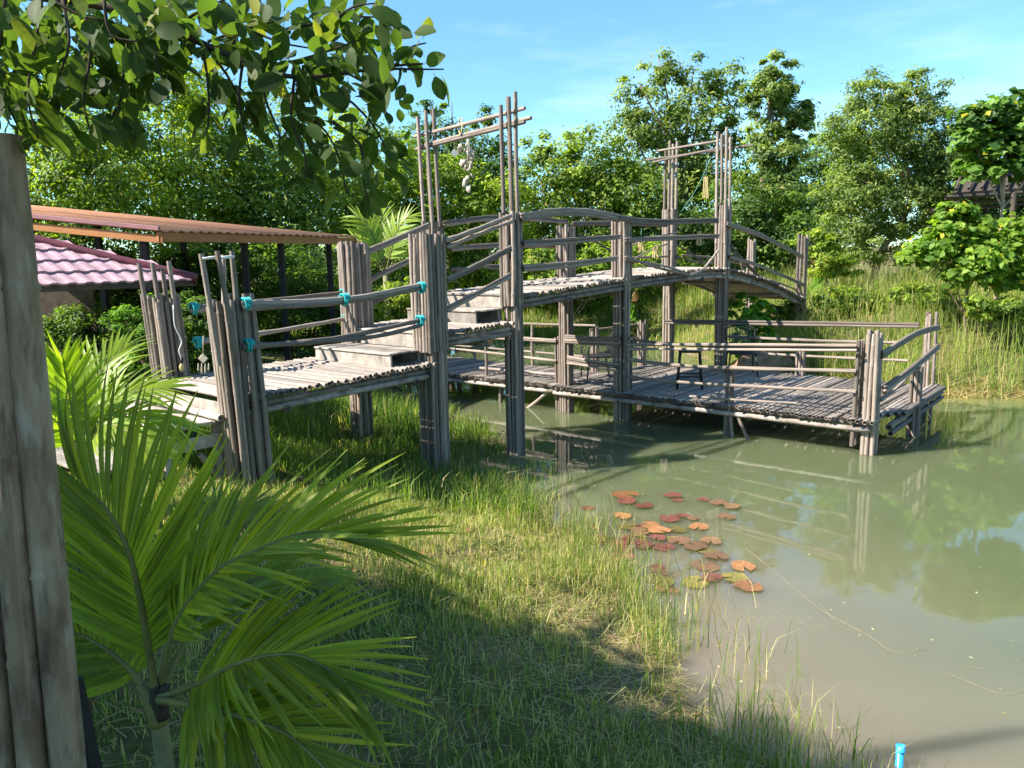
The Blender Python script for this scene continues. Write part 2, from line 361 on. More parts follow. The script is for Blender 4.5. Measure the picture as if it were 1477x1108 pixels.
def tube_mesh(name, pts, rad, mat, sides=8, smooth=True):
    pts = [Vector(p) for p in pts]; n = len(pts); V = []; FA = []
    if not hasattr(rad, '__len__'): rad = [rad] * n
    prev = None
    for i, p in enumerate(pts):
        tg = (pts[min(i + 1, n - 1)] - pts[max(i - 1, 0)]).normalized()
        if prev is None: x = tg.orthogonal().normalized()
        else: x = (prev - tg * prev.dot(tg)).normalized()
        prev = x; y = tg.cross(x)
        for k in range(sides):
            a_ = 2 * math.pi * k / sides
            V.append(p + (x * math.cos(a_) + y * math.sin(a_)) * rad[i])
    for i in range(n - 1):
        for k in range(sides):
            a0 = i * sides + k; a1 = i * sides + (k + 1) % sides
            FA.append((a0, a1, a1 + sides, a0 + sides))
    FA.append(tuple(range(sides))[::-1]); FA.append(tuple(range((n - 1) * sides, n * sides)))
    return pyd(name, V, FA, mat, smooth)
def smooth_pts(pts, k=4):
    P = [np.array(p, float) for p in pts]; out = []
    for i in range(len(P) - 1):
        p0 = P[max(i - 1, 0)]; p1 = P[i]; p2 = P[i + 1]; p3 = P[min(i + 2, len(P) - 1)]
        for j in range(k):
            u = j / k
            out.append(.5 * ((2 * p1) + (-p0 + p2) * u + (2 * p0 - 5 * p1 + 4 * p2 - p3) * u * u + (-p0 + 3 * p1 - 3 * p2 + p3) * u ** 3))
    out.append(P[-1]); return out
def tube(name, pts, rad, mat, parent=None, sides=8, k=4):
    P = smooth_pts(pts, k) if k > 1 else [np.array(p, float) for p in pts]
    o = P[0].copy()
    if hasattr(rad, '__len__'):
        u = np.linspace(0, 1, len(P)); rad = list(np.interp(u, np.linspace(0, 1, len(rad)), rad))
    return obj(name, tube_mesh(name, [p - o for p in P], rad, mat, sides), Matrix.Translation(Vector(o)), parent)
def rail(pts, parent, r=.026, n=2, dz=.05, ds=.0, name='rail'):
    """a rail of n thin split poles lying on one another, each its own piece"""
    P = [np.array(p, float) for p in pts]; r *= .86; dz *= .88
    for q in range(n):
        off = np.array([0, 0, (q - (n - 1) / 2) * dz]) + NN * ds * (q % 2)
        PP = [p + off + np.array([random.uniform(-.008, .008) for _ in range(3)]) for p in P]
        if len(PP) == 2: PP.insert(1, (PP[0] + PP[1]) / 2 + np.array([0, 0, random.uniform(-.02, .012)]))
        SP = smooth_pts(PP, 5); o = SP[0].copy()
        rr = [r * (1 + .09 * math.sin(i * 2.2 + q * 3) + (.14 if i % 3 == 1 else 0)) * (1.08 - .16 * i / len(SP)) for i in range(len(SP))]
        # put the tube in a frame along the rail so that the grain follows it
        M, ln = frame_z(SP[0], SP[-1])
        MS = M @ Matrix.Diagonal((r, r, ln, 1)); Mi = MS.inverted()
        me = tube_mesh('rail', [p for p in SP], rr, MB, 7); me.transform(Mi)
        obj(name, me, MS, parent)

# ------------------------------------------------------------------ bamboo footbridge
bridge = emp('bamboo_footbridge', W(-6.6, .8, .3), 'arched grey bamboo footbridge with bundled posts, steps and two tall pole gates', 'bridge')
def bundle(parent, t, s, z0, z1, w, k, jit=.035, post=None, dt=0., skip=(), lean=(0, 0), hollow=False):
    """square bundle of poles; returns its first pole, which carries the others"""
    w *= .76; k = max(3, k - 1)
    r = w / k / 2 * 1.0; h = (w / 2 - r)
    pos = []
    for i in range(k):
        u = -h + 2 * h * i / (k - 1)
        pos += [(u, -h), (u, h)]
        if 0 < i < k - 1: pos += [(-h, u), (h, u)]
    for i, (u, v) in enumerate(pos):
        if i in skip: continue
        jz = random.uniform(-jit, jit) - (random.random() < .12) * random.uniform(0, 3 * jit)
        lx, ly = random.gauss(0, .011), random.gauss(0, .011)
        p0 = W(t + dt + u, s + v, z0 - random.uniform(0, .02)); p1 = W(t + dt + u + lx + lean[0], s + v + ly + lean[1], z1 + jz)
        rr = r * random.uniform(.84, 1.12)
        if post is None: post = pole('post', p0, p1, rr, parent)
        else: pole('pole', p0, p1, rr, post)
    return post
def tall_poles(post, t, s, z0, tops, w, r=.028, lean=(0, 0)):
    w *= .85; h = w / 2 - r
    for (u, v), zt in zip([(-h, -h), (h, -h), (-h, h), (h, h)], tops):
        pole('pole', W(t + u, s + v, z0), W(t + u + lean[0], s + v + lean[1], zt), r, post, spacing=.35)
# near row
g1 = bundle(bridge, -6.6, 0, .1, 2.27, .43, 7, .06, lean=(-.05, .03))
for x0, y0, x1, y1, v in [(304, 450, 290, 366, -.1), (328, 450, 313, 362, -.16), (340, 450, 334, 362, -.02), (322, 450, 322, 368, .12)]:
    pole('pole', S(x0 + (x0 - x1) * .9, y0 + 78, v), S(x1, y1, v), .025, g1)
p630 = bundle(bridge, -4.15, 0, -.3, 1.9, .36, 6); bundle(bridge, -4.17, 0.0, 1.55, 2.9, .40, 7, .02, post=p630)
p741 = bundle(bridge, -2.65, 0, -.4, 2.1, .25, 5); bundle(bridge, -2.68, 0, 2.0, 3.17, .31, 5, .03, post=p741)
tall_poles(p741, -2.66, 0, 2.6, (4.58, 4.66, 4.5, 4.62), .22, lean=(.0, .02))
p893 = bundle(bridge, 0, 0, -.5, 2.2, .28, 5); bundle(bridge, 0, 0, 2.16, 3.2, .33, 6, .02, post=p893)
p1040 = bundle(bridge, 3.62, 0, -.5, 2.3, .26, 5); bundle(bridge, 3.6, 0, 2.15, 3.52, .32, 5, .04, post=p1040)
tall_poles(p1040, 3.58, 0, 2.8, (4.9, 4.75, 4.85, 4.82), .27, lean=(-.04, 0))
pend = bundle(bridge, 7.9, 0, .9, 3.0, .28, 4, .05, skip=(2, 5, 7))
# far row
g2 = bundle(bridge, -6.4, 1.72, .4, 2.25, .42, 7, .05, lean=(-.03, .08))
for u, v, z in [(-.14, .12, 2.62), (-.1, -.1, 2.62), (.06, -.14, 2.64), (.1, .1, 2.55)]:
    pole('pole', W(-6.4 + u, 1.72 + v, 1.1), W(-6.44 + u, 1.82 + v, z), .025, g2)
p510 = bundle(bridge, -4.1, 1.43, .0, 1.6, .30, 5, lean=(0, .0)); bundle(bridge, -4.1, 1.42, 1.4, 2.83, .42, 7, .025, post=p510)
pf = bundle(bridge, -2.6, 1.5, -.3, 2.2, .25, 4); bundle(bridge, -2.6, 1.5, 2.0, 3.1, .30, 5, .06, post=pf)
tall_poles(pf, -2.6, 1.5, 2.6, (4.62, 4.66, 4.56, 4.6), .25, lean=(-.02, .05))
p818 = bundle(bridge, 0, 1.07, -.5, 2.2, .26, 5); bundle(bridge, 0, 1.07, 2.14, 3.1, .31, 5, .03, post=p818)
p965 = bundle(bridge, 3.9, 1.3, -.4, 2.3, .24, 4); bundle(bridge, 3.9, 1.3, 2.1, 3.5, .34, 5, .05, post=p965)
tall_poles(p965, 3.9, 1.3, 2.7, (4.78, 4.85, 4.7, 4.88), .26, lean=(.03, 0))
pe2 = bundle(bridge, 8.5, 1.5, .9, 2.95, .26, 4, .05, skip=(2, 5, 7))
# crossbars of the tall gates
for (x0, y0, x1, y1) in [(598, 197, 757, 156), (600, 216, 757, 176), (604, 212, 766, 170)]:
    pole('crossbar', T(x0, y0, -2.63), T(x1, y1, -2.63), .027, bridge, spacing=.4)
for (x0, y0, x1, y1) in [(948, 218, 1057, 200), (932, 231, 1086, 209), (939, 235, 1050, 212)]:
    pole('crossbar', T(x0, y0, 3.7), T(x1, y1, 3.7), .023, bridge, spacing=.4)
# little crossbars on the entrance posts
for q0, q1 in [((292, 373, -.12), (316, 371, -.14)), ((312, 373, -.12), (337, 370, -.03))]:
    tube('crossbar', [S(*q0), S(*q1)], .014, M_WHITE, bridge, 7, 1)
pole('crossbar', W(-6.55, 1.62, 2.55), W(-6.4, 1.78, 2.55), .014, bridge)
# decks
def far_s(t): return float(np.interp(t, [-6.4, -4.1, -2.6, 0, 3.9, 8.5], [1.62, 1.43, 1.42, 1.12, 1.3, 1.5]))
def deck(t0, t1, zf, name='deck'):
    base = None
    ts = np.linspace(t0, t1, max(3, int((t1 - t0) / .5)))
    for sgn, row in ((0, lambda q: -.02), (1, lambda q: far_s(q) + .02)):
        for k, dz in enumerate((.055, .115)):
            P = [W(q, row(q) + (.0 if k == 0 else .03) * (1 if sgn else -1), zf(q) - dz - .03) for q in ts]
            if base is None:
                base = tube(name, P, .033, MBD, bridge, 8, 2)
            else: tube('stringer', P, .033, MBD, base, 8, 2)
    t_ = t0
    while t_ < t1:
        j = random.uniform(-.035, .035); r = random.uniform(.024, .03)
        a_ = random.gauss(0, .008)
        pole('deck_pole', W(t_ - a_, -.13 + j, zf(t_) - .002 + random.uniform(-.006, .006)), W(t_ + a_, far_s(t_) + .15 + random.uniform(-.04, .04), zf(t_) + random.uniform(-.006, .006)), r, base, MBD, .34)
        t_ += r * 2.0 + random.uniform(0, .006)
    return base
deck(-6.68, -4.22, lambda q: 1.36 + (q + 6.68) * .02)
deck(-4.0, -2.78, lambda q: 1.75 + (q + 4) * .02)
arch = lambda q: float(np.interp(q, [-2.75, -1.4, 0, 1.4, 2.8, 3.6, 4.6, 5.6, 6.6, 7.7], [2.10, 2.18, 2.25, 2.31, 2.34, 2.32, 2.2, 2.03, 1.82, 1.55]))
deck(-2.62, 2.0, arch); deck(2.05, 7.9, arch)
# under-deck cross bearers
for t_, z in [(-6.2, 1.2), (-4.5, 1.22), (-3.3, 1.55), (-1.5, 2.0), (1.3, 2.12), (2.6, 2.16), (4.8, 2.0), (6.3, 1.7)]:
    pole('bearer', W(t_, -.1, z), W(t_, far_s(t_) + .1, z), .04, bridge)
# box steps of pale boards
def step(t0, t1, s0, s1, z0, z1):
    c = W((t0 + .012), (s0 + s1) / 2, (z0 + z1) / 2 - .012)
    o = obj('step', box_mesh('step', .024, s1 - s0, z1 - z0 - .024, MPL), Matrix.Translation(Vector(c)) @ ROT_B, bridge)
    n = max(2, round((t1 - t0) / .11)); w = (t1 - t0 + .02) / n
    for i in range(n):
        obj('tread_plank', box_mesh('tread_plank', w - .006, s1 - s0 + random.uniform(0, .03), .022, MPL),
            Matrix.Translation(Vector(W(t0 - .02 + w * (i + .5), (s0 + s1) / 2, z1 - .011 + random.uniform(0, .004)))) @ ROT_B, o)
    obj('added_back_board', box_mesh('added_back_board', .02, s1 - s0 - .02, z1 - z0 - .03, MPL), Matrix.Translation(Vector(W(t1 - .02, (s0 + s1) / 2, (z0 + z1) / 2 - .012))) @ ROT_B, o)  # board added to close the step box and keep its inside dark
    for s_ in (s0 + .03, s1 - .03):
        obj('side_board', box_mesh('side_board', .05, .02, z1 - z0 - .03, MPL), Matrix.Translation(Vector(W(t1 - .06, s_, (z0 + z1) / 2 - .012))) @ ROT_B, o)
step(-4.75, -4.22, .05, 1.45, 1.40, 1.57)
step(-4.2, -3.95, .17, 1.42, 1.57, 1.76)
step(-3.25, -2.72, .12, 1.4, 1.78, 1.95)
step(-2.70, -2.55, .16, 1.35, 1.95, 2.13)
# rails
R2 = lambda pts, s, **k: rail([S(x, y, s) for x, y in pts], bridge, **k)
R2([(348, 441), (500, 433), (612, 413)], -.14, n=2, dz=.045, r=.03)
R2([(350, 500), (480, 489), (607, 463)], -.14, n=1, r=.03); R2([(430, 495), (540, 486), (605, 470)], -.16, n=1, r=.026)
R2([(275, 446), (400, 434), (499, 424)], 1.52, n=2, dz=.04); R2([(285, 494), (400, 478), (500, 460)], 1.5, n=1, r=.03)
R2([(525, 366), (575, 344), (618, 326)], 1.36, n=2, dz=.05); R2([(533, 404), (575, 384), (612, 366)], 1.36, n=2, dz=.04); R2([(530, 442), (575, 420), (612, 402)], 1.36, n=1)
R2([(643, 347), (690, 330), (737, 312)], -.17, n=1, r=.033); R2([(645, 356), (690, 339), (737, 319)], -.14, n=1, r=.03)
R2([(645, 404), (690, 382), (737, 358)], -.15, n=2, dz=.042); R2([(645, 446), (690, 422), (735, 397)], -.15, n=2, dz=.04)
R2([(640, 323), (725, 314), (818, 320)], 1.3, n=2, dz=.045); R2([(650, 359), (725, 354), (816, 356)], 1.3, n=2, dz=.04)
R2([(650, 389), (725, 384), (816, 385)], 1.28, n=1); R2([(680, 381), (745, 392)], 1.25, n=1, r=.02)
R2([(752, 314), (800, 306), (850, 307), (893, 315)], -.17, n=3, dz=.042, r=.028); R2([(755, 352), (820, 348), (893, 342)], -.16, n=2, dz=.042); R2([(755, 387), (820, 382), (890, 373)], -.16, n=2, dz=.042)
R2([(893, 314), (940, 321), (1036, 318)], -.18, n=2, dz=.05, r=.03); R2([(903, 346), (970, 343), (1036, 341)], -.16, n=2, dz=.04)
R2([(903, 371), (950, 387), (998, 397)], -.16, n=1); R2([(903, 376), (955, 383), (990, 394)], -.14, n=1, r=.022); R2([(994, 398), (1015, 388), (1035, 362)], -.16, n=1)
R2([(826, 323), (900, 322), (962, 325)], 1.1, n=2, dz=.045); R2([(834, 338), (865, 352), (905, 378)], 1.15, n=1, r=.022); R2([(826, 378), (900, 373), (962, 370)], 1.12, n=1)
R2([(905, 356), (940, 344), (975, 336)], 1.0, n=1, r=.02); R2([(905, 380), (935, 362), (962, 352)], 1.05, n=1, r=.018)
R2([(975, 352), (998, 366), (1022, 384)], 1.2, n=1, r=.024); R2([(975, 371), (1010, 378), (1040, 380)], 1.15, n=1, r=.02)
R2([(1050, 323), (1100, 341), (1158, 371)], -.15, n=2, dz=.045, r=.03); R2([(1052, 371), (1096, 384), (1160, 412)], -.15, n=2, dz=.04)
R2([(1054, 354), (1075, 378), (1100, 403)], -.13, n=1); R2([(1054, 362), (1085, 392), (1112, 406)], -.1, n=1, r=.02)
R2([(985, 368), (1030, 372), (1080, 384)], 1.4, n=1); R2([(1090, 400), (1120, 407), (1152, 419)], .1, n=1)
for (x0, y0, x1, y1) in [(1150, 395, 1156, 425), (1148, 405, 1160, 430), (1152, 425, 1166, 470), (1160, 440, 1172, 462)]:
    pole('brace', S(x0, y0, -.1), S(x1, y1, -.1), .02, bridge)
for (x0, y0, x1, y1) in [(1069, 378, 1075, 400)]: pole('brace', S(x0, y0, 1.2), S(x1, y1, 1.2), .03, bridge)
pole('brace', S(288, 655, .2), S(318, 692, .2), .03, bridge)
# turquoise cord ties
def tie(p, r=.045, w=.07, parent=bridge):
    P = []
    dirs = A * .8 + NN * .1
    for i in range(25):
        a_ = i / 24 * 4 * math.pi * 1.25
        P.append(np.array(p) + A * ((i / 24 - .5) * w) + NN * math.cos(a_) * r * 1.0 + np.array([0, 0, 1]) * math.sin(a_) * r * 1.25)
    tube('cord_tie', P, .011, M_TIE, parent, 6, 2)
for x, y, s in [(355, 439, -.14), (497, 432, -.15), (608, 415, -.15), (358, 498, -.14), (606, 463, -.15), (496, 424, 1.5), (499, 460, 1.5), (280, 445, 1.52), (286, 494, 1.5)]:
    tie(S(x, y, s))

# ------------------------------------------------------------------ low bamboo platform and walkway over the water
plat = emp('bamboo_platform', W(1.5, -1.9, 0), 'low bamboo deck on stilts over the pond with slim pole railings', 'platform')
ZP = .47
def pdeck(s0, s1, t0f, t1f, name):
    base = None
    for tt in (.12, .5, .88):
        P = [W(t0f(s) * (1 - tt) + t1f(s) * tt, s, ZP - .075) for s in np.linspace(s0, s1, 6)]
        if base is None: base = tube(name, P, .04, MBD, plat, 8, 2)
        else: tube('joist', P, .04, MBD, base, 8, 2)
    P = [W(t0f(s) - .02, s, ZP - .13) for s in np.linspace(s0, s1, 6)]; tube('joist', P, .035, MBD, base, 8, 2)
    P = [W(t0f(s) + .04, s, ZP - .07) for s in np.linspace(s0, s1, 6)]; tube('joist', P, .03, MBD, base, 8, 2)
    s = s0
    while s < s1:
        r = random.uniform(.023, .031); a_ = random.gauss(0, .01)
        pole('deck_pole', W(t0f(s) - .08 + random.uniform(-.05, .05), s - a_, ZP - .02 + random.uniform(-.008, .008)), W(t1f(s) + .06 + random.uniform(-.05, .06), s + a_, ZP - .02 + random.uniform(-.008, .008)), r, base, MBD, .38)
        s += r * 2.02 + random.uniform(0, .008)
    return base
pdeck(-3.80, 1.25, lambda s: -.12, lambda s: 3.1, 'deck')
pdeck(1.3, 5.9, lambda s: -.05 - .03 * (s - 1.3), lambda s: 1.45 + .03 * (s - 1.3), 'walkway_deck')
# edge strips on the right side
for k, s_ in enumerate((-3.86, -3.93, -4.0, -4.06)):
    pole('edge_pole', W(.18 + .12 * k, s_ + .04, ZP + .01 - .004 * k), W(3.1 - .1 * k, s_, ZP + .03), .03, plat, MBD)
pole('edge_beam', W(.14, -3.95, ZP - .12), W(3.15, -3.95, ZP - .1), .045, plat, MBD); pole('edge_beam', W(.14, -3.97, ZP - .2), W(3.15, -3.97, ZP - .18), .035, plat, MBD)
def prow(t, s, z0, z1, w, k, **kw): return bundle(plat, t, s, z0, z1, w, k, **kw)
q1 = prow(0, -3.75, -.5, 1.6, .24, 4, jit=.05); 
for u in (-.1, 0, .09): pole('pole', W(-.02 + u, -3.58, .1), W(-.02 + u, -3.6, 1.48), .03, q1)
q2 = prow(2.95, -3.8, -.5, 1.62, .24, 4, jit=.05, skip=(5, 6))
q3 = prow(-.05, -1.85, -.5, .95, .17, 3, jit=.04); pole('pole', W(-.1, -1.98, -.25), W(-.12, -1.88, .6), .028, q3); pole('pole', W(-.15, -2.25, -.12), W(-.12, -1.96, .42), .024, q3)
q4 = prow(1.35, -3.98, -.5, .98, .2, 3, jit=.03)
q5 = prow(3.05, -1.75, -.5, 1.0, .2, 3, jit=.03)
q6 = prow(0.18, 0.02, -.1, 1.35, .2, 3, jit=.03)
q7 = prow(0.1, 1.3, -.4, 1.28, .16, 3, jit=.03)
q8 = prow(1.55, 1.55, -.4, 1.3, .2, 3, jit=.03); q9 = prow(2.75, 1.25, -.4, 1.33, .18, 3, jit=.04)
for s_, t_ in [(2.6, .05), (4.3, -.02), (2.8, 1.45), (4.6, 1.5), (5.6, 0), (5.7, 1.5), (-2.9, 3.0), (-.9, 3.0)]:
    pole('stilt', W(t_, s_, -.6), W(t_, s_, ZP - .05), .04, plat)
for s_, t_ in [(2.9, .0), (4.6, -.05), (3.0, 1.5), (4.6, 1.52)]:
    pole('rail_post', W(t_, s_, ZP - .1), W(t_, s_, 1.28), .03, plat)
pole('brace', W(-.1, 2.0, -.1), W(.0, 1.35, .42), .03, plat)
def PR(pts, r=.024, n=2, dz=.045): rail([W(*p) for p in pts], plat, r, n, dz)
PT = lambda pts, t_, **k: rail([T(x, y, t_) for x, y in pts], plat, **k)
# front rails
PT([(906, 489), (1000, 499), (1236, 503)], -.17, n=1, r=.026); PT([(906, 497), (1050, 498), (1236, 499)], -.2, n=1, r=.026); PT([(906, 503), (1050, 505), (1236, 506)], -.22, n=1, r=.022)
PT([(906, 518), (1000, 529), (1236, 535)], -.18, n=1, r=.03); PT([(906, 544), (1000, 553), (1235, 565)], -.18, n=1, r=.028)
PT([(995, 571), (1150, 582)], -.2, n=1, r=.018)
PT([(815, 489), (895, 493)], -.12, n=4, dz=.042, r=.024); PT([(818, 519), (893, 531)], -.12, n=4, dz=.042, r=.024)
# back rails
PT([(960, 464), (1080, 466), (1325, 470)], 3.05, n=2, dz=.055, r=.027); PT([(1045, 485), (1180, 492), (1310, 495)], 3.05, n=1, r=.03); PT([(1060, 508), (1180, 514), (1310, 520)], 3.05, n=1, r=.027)
# right side rails
PR([(0, -3.86, 1.30), (1.2, -3.95, 1.47), (2.95, -3.9, 1.42)], n=2, dz=.045, r=.03); PR([(0, -3.9, .86), (1.4, -3.95, 1.0), (2.95, -3.9, 1.12)], n=2, dz=.055, r=.036)
PR([(0, -3.88, .72), (1.2, -3.9, .86)], n=1)
# left side of the platform and walkway rails
PR([(1.5, 1.6, 1.25), (2.7, 1.32, 1.27)], n=1); PR([(1.55, 1.5, 1.05), (2.75, 1.28, 1.0)], n=1); PR([(1.55, 1.5, .82), (2.75, 1.28, .78)], n=1)
PR([(.02, 1.3, 1.2), (-.02, 3.6, 1.18), (-.1, 5.8, 1.16)], n=2, dz=.04); PR([(.02, 1.3, .86), (-.02, 3.6, .92), (-.1, 5.8, .9)], n=1)
PR([(1.5, 1.5, 1.33), (1.55, 3.6, 1.3), (1.6, 5.8, 1.28)], n=1); PR([(1.5, 1.5, 1.0), (1.55, 3.6, 1.02), (1.6, 5.8, 1.0)], n=1); PR([(1.5, 1.5, .74), (1.55, 3.6, .74), (1.6, 5.8, .74)], n=1)
pole('loose_pole', W(.5, 1.5, ZP + .06), W(.15, 3.2, ZP + .1), .03, plat, MBD)

# ------------------------------------------------------------------ entrance steps of planks
ent = emp('plank_steps', W(-7.2, .9, .6), 'pale plank steps leading up to the bridge entrance posts', 'steps')
def planks(t0, t1, s0, s1, z, n):
    w = (t1 - t0) / n
    for i in range(n):
        obj('plank', box_mesh('plank', w - .008, s1 - s0 + random.uniform(-.04, .06), .03, MPL), Matrix.Translation(Vector(W(t0 + w * (i + .5), (s0 + s1) / 2, z + random.uniform(-.004, .006)))) @ ROT_B @ Matrix.Rotation(random.gauss(0, .008), 4, 'Z'), ent)
planks(-7.35, -6.72, .12, 1.95, 1.15, 5); planks(-7.95, -7.42, .2, 1.9, .88, 4)
obj('riser', box_mesh('riser', .025, 1.45, .14, MPL), Matrix.Translation(Vector(W(-6.76, .85, 1.25))) @ ROT_B, ent)
pole('edge_log', W(-6.84, .02, 1.2), W(-6.8, 1.7, 1.2), .035, ent, MPL)
for t_, s_, z in [(-7.3, .18, 1.13), (-6.8, .2, 1.13), (-7.9, .3, .86), (-7.9, 1.8, .86), (-7.3, 1.85, 1.13)]:
    box('leg', W(t_, s_, z / 2 + .1), (.06, .06, z - .2), MPL, ent, ROT_B)
obj('side_board', box_mesh('side_board', .5, .025, .12, MPL), Matrix.Translation(Vector(W(-7.05, .15, .98))) @ ROT_B, ent)

# ------------------------------------------------------------------ things on and around the bridge
def hang(name, label, cat, p, group=None): return emp(name, p, label, cat, group)
# shell mobile under the first gate
hm = hang('shell_mobile', 'pale shell and string mobile hanging from the first tall pole gate', 'mobile', T(672, 195, -2.63))
c = T(672, 190, -2.63)
for i in range(5):
    dx = random.uniform(-.07, .07); top = c + NN * dx; tube('string', [top, top + np.array([0, 0, -.35 - .06 * i]) + NN * dx * .4], .004, M_SHELL, hm, 4, 1)
def flake(sz, mat, seed):
    rr = random.Random(seed); V = [(0, 0, .02 * rr.random())]; n = 8
    for k in range(n):
        a_ = 2 * math.pi * k / n; q = rr.uniform(.6, 1.1); V.append((math.cos(a_) * sz * q, rr.uniform(-.012, .012), math.sin(a_) * sz * 1.4 * q))
    V += [(v[0] * .9, v[1] + .012, v[2] * .9) for v in V]
    FA = [(0, 1 + k, 1 + (k + 1) % n) for k in range(n)] + [(n + 1, n + 2 + (k + 1) % n, n + 2 + k) for k in range(n)] + [(1 + k, n + 2 + k, n + 2 + (k + 1) % n, 1 + (k + 1) % n) for k in range(n)]
    return pyd('shell', V, FA, mat, True)
fl = [flake(.035 + .008 * i, M_SHELL, i) for i in range(4)]
for i in range(26):
    z = random.random(); wdt = .12 * (1 - z) + .02
    p = T(672, 205, -2.63) + NN * random.gauss(0, wdt * .6) + A * random.gauss(0, wdt * .4) + np.array([0, 0, -.62 * z])
    obj('shell', fl[i % 4], Matrix.Translation(Vector(p)) @ Matrix.Rotation(random.uniform(0, 6.3), 4, 'Z') @ Matrix.Rotation(random.gauss(0, .4), 4, 'X') @ Matrix.Scale(random.uniform(.6, 1.2), 4), hm)
tg_ = hang('hanging_card', 'small white square card hanging beside the shell mobile', 'card', T(655, 196, -2.63))
tube('string', [T(655, 196, -2.63), T(655, 214, -2.63)], .004, M_SHELL, tg_, 4, 1)
obj('card', box_mesh('card', .08, .004, .08, M_WHITE, .001), Matrix.Translation(Vector(T(656, 221, -2.63))) @ Matrix.Rotation(.2, 4, 'Z') @ Matrix.Rotation(.7, 4, 'Y'), tg_)
rp_ = tag(tube('rope_loop', [T(663, 170, -2.62), T(662, 185, -2.6), T(664, 195, -2.66), T(667, 182, -2.66), T(666, 170, -2.62)], .01, M_STRAW, None, 6, 3), 'straw coloured cord knotted over both bars of the first gate', 'cord')
def tassel(p, ln, label, group=None, k=6):
    e = hang('straw_chime', label, 'wind chime', p, group)
    tube('string', [p, p + np.array([0, 0, -ln * .45])], .005, M_ROPE, e, 4, 1)
    for i in range(k):
        a_ = 2 * math.pi * i / k; r = .035
        q = p + np.array([math.cos(a_) * r, math.sin(a_) * r, -ln * .4 - random.uniform(0, .04)])
        pole('tube', q, q + np.array([math.cos(a_) * .02, math.sin(a_) * .02, -ln * .55]), .010, e, M_STRAW)
tassel(T(1019, 232, 3.7), .72, 'yellow straw chime hanging under the second tall gate')
for x, y, s in [(925, 330, .9), (946, 338, .9)]: tassel(S(x, y, s), .42, 'short yellow straw chime hung between the middle posts of the arch', 'short chimes on the arch')
tassel(S(1009, 318, .9), .5, 'yellow straw chime hung low beside the second tall gate')
tag(tube('green_string', [T(1026, 226, 3.7), T(1005, 272, 3.75), S(978, 312, 1.2)], .007, M_ROPE, None, 5, 3), 'thin green string slanting across the second tall gate', 'string')
# lamp bulb with its cable and diamond chime on the entrance post
bl = hang('hanging_bulb', 'small bulb on a white cable hung on the far entrance post', 'lamp', W(-6.62, 1.55, 1.9))
tube('cable', [S(250, 440, 1.48), S(252, 470, 1.47), S(262, 492, 1.46), S(258, 505, 1.46), S(262, 518, 1.46)], .006, M_WHITE, bl, 5, 3)
tube('socket', [S(262, 516, 1.46), S(262, 524, 1.46)], .016, M_DARK, bl, 8, 1); tube('bulb', [S(262, 524, 1.46), S(262, 529, 1.46), S(262, 533, 1.46), S(262, 536, 1.46)], [.012, .027, .022, .006], M_STRAW, bl, 8, 2)
ch = hang('diamond_chime', 'hanging wooden diamond chime with pale beads by the near entrance post', 'wind chime', S(293, 485, .6))
tube('string', [S(293, 485, .6), S(293, 510, .6)], .004, M_SHELL, ch, 4, 1)
obj('diamond', box_mesh('diamond', .07, .015, .07, M_SHELL), Matrix.Translation(Vector(S(293, 517, .6))) @ Matrix.Rotation(.785, 4, 'Y'), ch)
for i, dx in enumerate((-7, -2, 3, 8)):
    tube('bead_string', [S(293 + dx, 524, .6), S(293 + dx, 532, .6), S(293 + dx, 542 - abs(dx), .6)], [.004, .009, .006], M_SHELL, ch, 5, 2)

# chairs and stool on the platform
def leg_tube(name, p0, p1, r, par, mat=M_DARK): tube(name, [p0, p1], r, mat, par, 7, 1)
def stool(t, s, label):
    e = emp('stool', W(t, s, ZP), label, 'stool'); h = .60; w = .17
    ro_ = .5; ca, sa = math.cos(ro_), math.sin(ro_)
    def q(u, v, z): return W(t + u * ca - v * sa, s + u * sa + v * ca, ZP + z)
    obj('seat', box_mesh('seat', .36, .36, .035, M_DARK, .012), Matrix.Translation(Vector(q(0, 0, h))) @ ROT_B @ Matrix.Rotation(ro_, 4, 'Z'), e)
    for u in (-1, 1):
        for v in (-1, 1): leg_tube('leg', q(u * w * 1.15, v * w * 1.15, 0), q(u * w * .9, v * w * .9, h - .02), .02, e)
    for u, v, u2, v2 in [(-1, -1, 1, -1), (-1, 1, 1, 1), (-1, -1, -1, 1), (1, -1, 1, 1)]:
        leg_tube('stretcher', q(u * w * 1.08, v * w * 1.08, .2), q(u2 * w * 1.08, v2 * w * 1.08, .2), .011, e)
ps = on_z(990, 560, ZP); vv = ps - O
stool(float(vv @ A) + .1, float(vv @ NN), 'tall black square stool standing on the bamboo platform')
